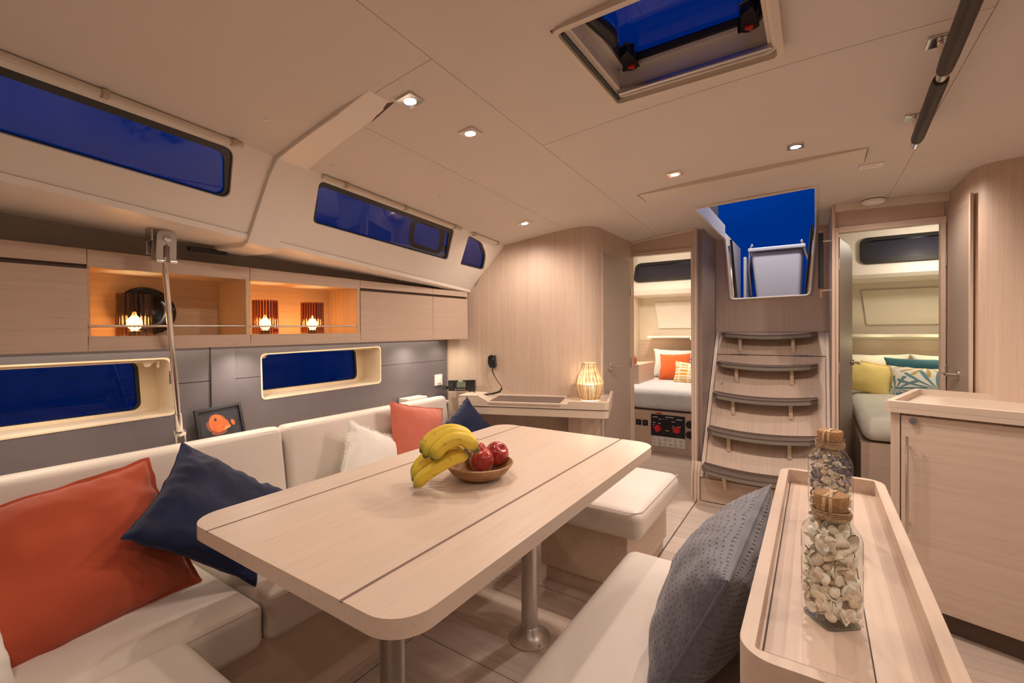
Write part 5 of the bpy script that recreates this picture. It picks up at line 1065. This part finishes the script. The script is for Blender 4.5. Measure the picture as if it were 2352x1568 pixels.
def apple(c, lab):
    t = thing('apple', lab, 'apple', c, group='red apples in the wooden bowl'); R_ = .0385; pr = []
    for i in range(25):
        a = PI*i/24; r_ = R_*math.sin(a)**.9*(1+.06*math.cos(a)); z = -R_*.93*math.cos(a)
        d = math.exp(-(r_/(R_*.30))**2); z += (-.011*d if z > 0 else .006*d); pr.append((max(r_, 0 if i in (0, 24) else .0003), z))
    link('flesh', MB().lathe(c, pr, 32, .012, 5), AP, t, smooth=80); link('stem', MB().tube([c+V(0,0,.022), c+V(.001,0,.034), c+V(.004,.002,.044)], [.0014,.0012,.0018], 6), plain('stem_brown', (.10,.05,.02), .7), t)
    return t
APS = [((-.856,1.110,.801), 'front red apple beside the bananas', (.05,-.03,0)), ((-.853,1.187,.803), 'right red apple leaning over the bowl rim', (.5,.55,.6)), ((-.918,1.160,.802), 'rear red apple half hidden behind the bananas', (-.2,.1,1))]
ap0 = apple(Vector(APS[0][0]), APS[0][1]); ap0.rotation_euler = APS[0][2]
for p, s_, ro in APS[1:]: q = copy_tree(ap0, loc=p); q['label'] = s_; q.rotation_euler = ro
BN = bpy.data.materials.new('banana_skin'); n, l, b = nodes(BN); b.inputs['Roughness'].default_value = .42
t_ = n.new('ShaderNodeTexCoord'); sp = n.new('ShaderNodeSeparateXYZ'); l.new(t_.outputs['UV'], sp.inputs[0]); r = n.new('ShaderNodeValToRGB'); l.new(sp.outputs[0], r.inputs[0])
E_ = r.color_ramp.elements; E_[0].position = 0; E_[0].color = (.05,.04,.02,1); E_[1].position = 1; E_[1].color = (.30,.30,.05,1)
for ps, cc in ((.035,(.10,.10,.02,1)), (.07,(.36,.36,.035,1)), (.2,(.80,.60,.05,1)), (.85,(.82,.60,.06,1))): q = E_.new(ps); q.color = cc
x = n.new('ShaderNodeTexNoise'); x.inputs['Scale'].default_value = 45; x.inputs['Detail'].default_value = 6; l.new(t_.outputs['Object'], x.inputs['Vector']); r2 = n.new('ShaderNodeValToRGB'); l.new(x.outputs[0], r2.inputs[0]); r2.color_ramp.elements[0].position = .28; r2.color_ramp.elements[0].color = (.45,.3,.15,1); r2.color_ramp.elements[1].position = .40; r2.color_ramp.elements[1].color = (1,1,1,1)
mx = n.new('ShaderNodeMix'); mx.data_type = 'RGBA'; mx.blend_type = 'MULTIPLY'; mx.inputs['Factor'].default_value = .8; l.new(r.outputs[0], mx.inputs[6]); l.new(r2.outputs[0], mx.inputs[7]); l.new(mx.outputs[2], b.inputs['Base Color'])
def banana(t, pts, rad=.0175):
    P = [Vector(p) for p in pts]; n_ = 26; C_ = []
    for i in range(n_+1):   # Catmull-Rom through the points
        s_ = i/n_*(len(P)-1); k = min(int(s_), len(P)-2); f = s_-k; p0_, p1_, p2_, p3_ = P[max(k-1,0)], P[k], P[k+1], P[min(k+2, len(P)-1)]
        C_.append(.5*((2*p1_)+(p2_-p0_)*f+(2*p0_-5*p1_+4*p2_-p3_)*f*f+(3*p1_-p0_-3*p2_+p3_)*f**3))
    mb = MB(); uvs = []; u = None; vs = []; m = 20
    for i, p in enumerate(C_):
        s_ = i/n_; d = (C_[min(i+1, n_)]-C_[max(i-1, 0)]).normalized(); u = (V(0,0,1) if u is None else u); u = (u-d*u.dot(d)).normalized(); w = d.cross(u)
        R_ = rad*min(1, (.22+1.0*math.sin(min(1, s_/.22)*PI/2)**1.1) if s_ > .03 else .20+s_*3)*(1 if s_ < .86 else 1-(s_-.86)/.14*.55)
        for k in range(m):
            a = 2*PI*k/m; q = R_*(1+.055*math.cos(5*a)); vs.append(p+u*(q*math.cos(a))+w*(q*math.sin(a))); uvs.append((s_, k/m))
    fs = [(i*m+k, i*m+(k+1) % m, (i+1)*m+(k+1) % m, (i+1)*m+k) for i in range(n_) for k in range(m)]+[tuple(range(m-1,-1,-1)), tuple(range(n_*m, (n_+1)*m))]
    mb.add(vs, fs); mb.uv = uvs; return link('banana', mb, BN, t, smooth=60)
g1 = 'hands of bananas beside the apples'
t = thing('banana_bunch', 'lower hand of three bananas resting on table and bowl edge', 'bananas', (-.93,.95,.745), group=g1)
banana(t, [(-.948,.915,.757), (-.912,.926,.793), (-.872,.955,.823), (-.848,.985,.838), (-.835,1.012,.838)], .0185)
banana(t, [(-.980,.940,.759), (-.962,.962,.800), (-.925,.992,.832), (-.885,1.015,.842), (-.855,1.030,.842)], .0172)
banana(t, [(-1.010,.966,.760), (-1.000,.994,.800), (-.962,1.022,.835), (-.915,1.042,.846), (-.875,1.050,.845)], .0170)
link('crown', MB().tube([(-.878,1.045,.842), (-.852,1.034,.842), (-.834,1.018,.838)], [.010,.013,.010], 8), plain('banana_crown', (.20,.15,.04), .7), t)
t = thing('banana_bunch', 'upper hand of three bananas arching over the lower hand', 'bananas', (-.87,.97,.85), group=g1)
banana(t, [(-.886,.921,.840), (-.868,.944,.876), (-.836,.968,.896), (-.803,.984,.890), (-.788,.993,.868)], .0190)
banana(t, [(-.926,.932,.838), (-.909,.958,.878), (-.872,.988,.902), (-.832,1.004,.897), (-.808,1.010,.872)], .0185)
banana(t, [(-.958,.952,.842), (-.950,.982,.880), (-.914,1.014,.903), (-.868,1.028,.900), (-.832,1.028,.878)], .0175)
link('crown', MB().tube([(-.786,.996,.862), (-.806,1.012,.866), (-.830,1.028,.872)], [.009,.012,.009], 8), MC['banana_crown'], t)
# ================================================================== CABIN CONTENTS
def bed(name, lab, x0, x1, y0, y1, z0, z1, mat, base_lab):
    bb = link('bunk_locker', MB().box(x0,x1,y0,y1,0,z0-.012), VENX, label=base_lab, cat='bunk locker', bevel=.002)
    t = thing(name, lab, 'mattress', ((x0+x1)/2, y0, z0)); link('quilt', MB().rbox(((x0+x1)/2, (y0+y1)/2, (z0+z1)/2), ((x1-x0)/2-.003, (y1-y0)/2, (z1-z0)/2), .07, (0,0,.012), 10), mat, t, smooth=60); return bb
QU = plain('quilt_white', (.66,.66,.70), .85, nscale=30, namt=.05, bump=1.0, bscale=55)
bL = bed('left_bunk', 'white quilted mattress in the left cabin', -1.84, -.75, 4.45, 5.68, .405, .605, QU, 'wooden bunk front with electrical panel in the left cabin')
bR = bed('right_bunk', 'cream covered mattress in the right cabin', .245, 1.40, 3.70, 5.66, .46, .612, BEDC, 'wooden bunk base in the right cabin')
PB = 'pillows on the left bunk'
def cp_(lab, c, w, h, th, mat, lean=.35, rot=0, seed=1, grp=PB, tw=0, **k):
    u = V(math.cos(rot), math.sin(rot), tw); v = V(0, lean, 1); return pillow('pillow', lab, c, u, v, w, h, th, mat, seed=seed, n_=20, wr=.008, grp=grp, **k)
cp_('white pillow behind the bright orange pillow in the left cabin', (-1.33,5.52,.790), .62, .34, .13, BEDW, .3, 0, 11)
cp_('grey blue pillow at the back of the left bunk', (-.98,5.60,.82), .40, .32, .12, GREYF, .3, 0, 12)
cp_('bright orange square pillow on the left bunk', (-1.335,5.33,.762), .35, .32, .13, BORANGE, .4, 0, 13, tw=.05)
cp_('darker orange pillow partly hidden behind the striped one', (-.98,5.42,.755), .36, .30, .12, BORANGE, .3, 0, 14)
ST = bpy.data.materials.new('yellow_white_blocks'); n, l, b = nodes(ST); b.inputs['Roughness'].default_value = .85; t_ = n.new('ShaderNodeTexCoord'); m_ = n.new('ShaderNodeMapping'); m_.inputs['Scale'].default_value = (1,1,1); l.new(t_.outputs['UV'], m_.inputs[0])
bk = n.new('ShaderNodeTexBrick'); bk.inputs['Scale'].default_value = 1; bk.inputs['Brick Width'].default_value = .25; bk.inputs['Row Height'].default_value = .115; bk.inputs['Mortar Size'].default_value = .026; bk.inputs['Color1'].default_value = (.74,.36,.03,1); bk.inputs['Color2'].default_value = (.82,.76,.60,1); bk.inputs['Mortar'].default_value = (.86,.80,.66,1); bk.offset = 0; bk.inputs['Bias'].default_value = -.35; l.new(m_.outputs[0], bk.inputs['Vector']); l.new(bk.outputs[0], b.inputs['Base Color'])
cp_('yellow and white block patterned pillow in the left cabin', (-1.135,5.15,.712), .32, .26, .12, ST, .45, .05, 15, tw=-.05)
# pillows right
PR = 'pillows on the right bunk'
cp_('cream pillow at the back left of the right bunk', (.42,5.50,.79), .62, .32, .14, BEDC, .3, 0, 21, PR); cp_('cream pillow at the back right of the right bunk', (1.02,5.50,.79), .58, .32, .14, BEDC, .3, 0, 22, PR)
cp_('mustard pillow behind the yellow one on the right bunk', (.52,5.32,.74), .36, .26, .12, MUST, .4, .1, 23, PR, tw=-.15); cp_('bright yellow pillow nearest the open door of the right cabin', (.385,5.10,.745), .36, .30, .14, YEL, .5, .1, 24, PR, tw=-.25)
cp_('dark teal velvet pillow behind the palm leaf pillow', (.77,5.33,.775), .50, .30, .13, TEAL, .3, -.05, 25, PR)
PM = bpy.data.materials.new('palm_leaf_print'); n, l, b = nodes(PM); b.inputs['Roughness'].default_value = .85; t_ = n.new('ShaderNodeTexCoord')
def frond(cx, cy, N_, rmax, ph):
    s_ = n.new('ShaderNodeSeparateXYZ'); l.new(t_.outputs['UV'], s_.inputs[0]); x_ = mth('SUBTRACT', s_.outputs[0], cx); y_ = mth('SUBTRACT', s_.outputs[1], cy)
    an = mth('ARCTAN2', y_, x_); rr = mth('SQRT', mth('ADD', mth('MULTIPLY', x_, x_), mth('MULTIPLY', y_, y_)))
    sw_ = mth('ADD', mth('MULTIPLY', an, N_), mth('ADD', mth('MULTIPLY', rr, 5), ph)); bl = mth('COSINE', sw_); inside = mth('LESS_THAN', rr, rmax); wd = mth('GREATER_THAN', bl, mth('MULTIPLY_ADD', rr, 1.5, -.05)); return mth('MULTIPLY', inside, wd), bl
mix = None; colr = (.86,.83,.73,1)
f1, b1 = frond(.62, .30, 15, .52, 0); f2, b2 = frond(.12, .20, 13, .40, 1.0); f3, b3 = frond(.50, 1.0, 15, .42, 2.0)
ma = n.new('ShaderNodeMix'); ma.data_type = 'RGBA'; ma.inputs[6].default_value = colr; ma.inputs[7].default_value = (.55,.42,.12,1); l.new(f3, ma.inputs['Factor'])
mb_ = n.new('ShaderNodeMix'); mb_.data_type = 'RGBA'; l.new(ma.outputs[2], mb_.inputs[6]); mb_.inputs[7].default_value = (.16,.27,.30,1); l.new(f2, mb_.inputs['Factor'])
mc_ = n.new('ShaderNodeMix'); mc_.data_type = 'RGBA'; l.new(mb_.outputs[2], mc_.inputs[6]); mc_.inputs[7].default_value = (.14,.30,.36,1); l.new(f1, mc_.inputs['Factor']); l.new(mc_.outputs[2], b.inputs['Base Color'])
cp_('palm leaf print pillow in front of the teal one', (.765,5.08,.725), .48, .28, .13, PM, .5, -.05, 26, PR, tw=-.04)
# red jar and side cabinet, left cabin
sc_ = link('bedside_cabinet', MB().plate([V(-1.85,4.75,.60), V(-1.56,4.75,.60), V(-1.56,4.75,.815), V(-1.85,4.75,.80)], V(0,.55,0)), VENX, label='low wooden bedside cabinet in the left cabin', cat='cabinet', bevel=.003, smooth=0)
t = thing('red_canister', 'small rust red lidded canister in the left cabin', 'canister', (-1.66,4.88,.81)); link('body', MB().lathe((-1.66,4.88,.812), [(0,0), (.035,0), (.038,.01), (.038,.07), (.030,.078), (0,.078)], 24), plain('rust_glaze', (.50,.10,.05), .4), t); link('lid', MB().lathe((-1.66,4.88,.890), [(0,0), (.026,0), (.026,.012), (0,.014)], 24), MC['rust_glaze'], t)
# breaker panel on the bunk front
y = 4.448; bp = thing('breaker_panel', 'black battery switch panel with two red knobs under left bunk', 'switch panel', (-1.17,y,.06))
link('plate', MB().box(-1.338,-1.020,y-.006,y+.002,.160,.366), BLACK, bp, bevel=.001)
RED = MC['red_plastic']
for x_, a in ((-1.272,.3), (-1.093,1.5)):
    k = link('switch_knob', MB().cyl((x_,y-.006,.235), (x_,y-.020,.235), .032, n=24), RED, bp, label='red rotary battery switch'); link('grip', MB().obox(V(x_-.009*math.cos(a)-.030*math.sin(a), y-.034, .235-.030*math.cos(a)), V(.060*math.sin(a),0,.060*math.cos(a)), V(.018*math.cos(a),0,-.018*math.sin(a)), V(0,.016,0)), RED, k, bevel=.003)
link('warning_label', MB().box(-1.198,-1.165,y-.009,y-.006,.215,.222), plain('label_yellow', (.75,.45,.05), .5), bp, smooth=0); 
for a, b_, z in ((-1.32,-1.27,.338), (-1.20,-1.12,.345), (-1.10,-1.045,.330), (-1.262,-1.24,.32), (-1.318,-1.295,.282), (-1.268,-1.245,.278), (-1.142,-1.112,.305), (-1.135,-1.118,.262), (-1.085,-1.055,.262), (-1.22,-1.214,.325), (-1.19,-1.184,.325), (-1.318,-1.306,.262), (-1.316,-1.312,.235), (-1.138,-1.130,.242)): link('legend_mark', MB().box(a, b_, y-.0075, y-.006, z, z+.006), WHITEPL, bp, smooth=0)
t = thing('label_plate', 'white printed label plate below the black battery switch panel', 'label', (-1.17,y,.06)); link('plate', MB().box(-1.330,-1.022,y-.004,y+.002,.062,.156), WHITEPL, t, smooth=0)
rn = random.Random(4)
for r_ in range(2):
    for c_ in range(6):
        for q in range(3):
            xx = -1.318+.05*c_; ww = rn.uniform(.012,.034); link('text_line', MB().box(xx, xx+ww, y-.005, y-.004, .138-.045*r_-.011*q, .1405-.045*r_-.011*q), BLACK, t, smooth=0)
for i, (x_, lab) in enumerate(((-1.462,'black socket left of the battery switch panel'), (-1.395,'black charging socket nearest the battery switch panel'))):
    t = thing('power_socket', lab, 'socket', (x_,y,.27)); link('plate', MB().box(x_-.026,x_+.026,y-.007,y+.002,.245+.0*i,.300), BLACK, t, bevel=.002); link('port', MB().box(x_-.012,x_+.006,y-.009,y-.006,.268,.282), plain('port_blue', (.10,.14,.22), .4), t, smooth=0)
for z, lab in ((.30,'upper black round valve beside the battery switch panel'), (.205,'lower black round valve beside the battery switch panel')):
    t = thing('round_valve', lab, 'valve', (-.975,y,z)); link('body', MB().cyl((-.975,y+.002,z), (-.975,y-.025,z), .036, n=8), BLACK, t, bevel=.003); link('cap', MB().cyl((-.975,y-.025,z), (-.975,y-.034,z), .016, n=12), BLACKM, t)
link('fuse_tab', MB().box(-1.285,-1.235,y-.008,y+.002,.374,.384), RED, label='small red tab above the battery switch panel', cat='tab', smooth=0)
# door latch hardware at the left doorway
t = thing('door_latch', 'small steel latch on the right jamb of the left cabin doorway', 'latch', (-.73,3.39,.93)); link('plate', MB().box(-.736,-.729,3.395,3.425,.94,1.01), STEEL, t, bevel=.002); link('bolt', MB().cyl((-.735,3.40,.98), (-.748,3.40,.98), .009, n=12).cyl((-.735,3.40,.955), (-.748,3.40,.955), .007, n=12), STEEL, t)
for o in bpy.data.objects:
    if '_o' in o: del o['_o']
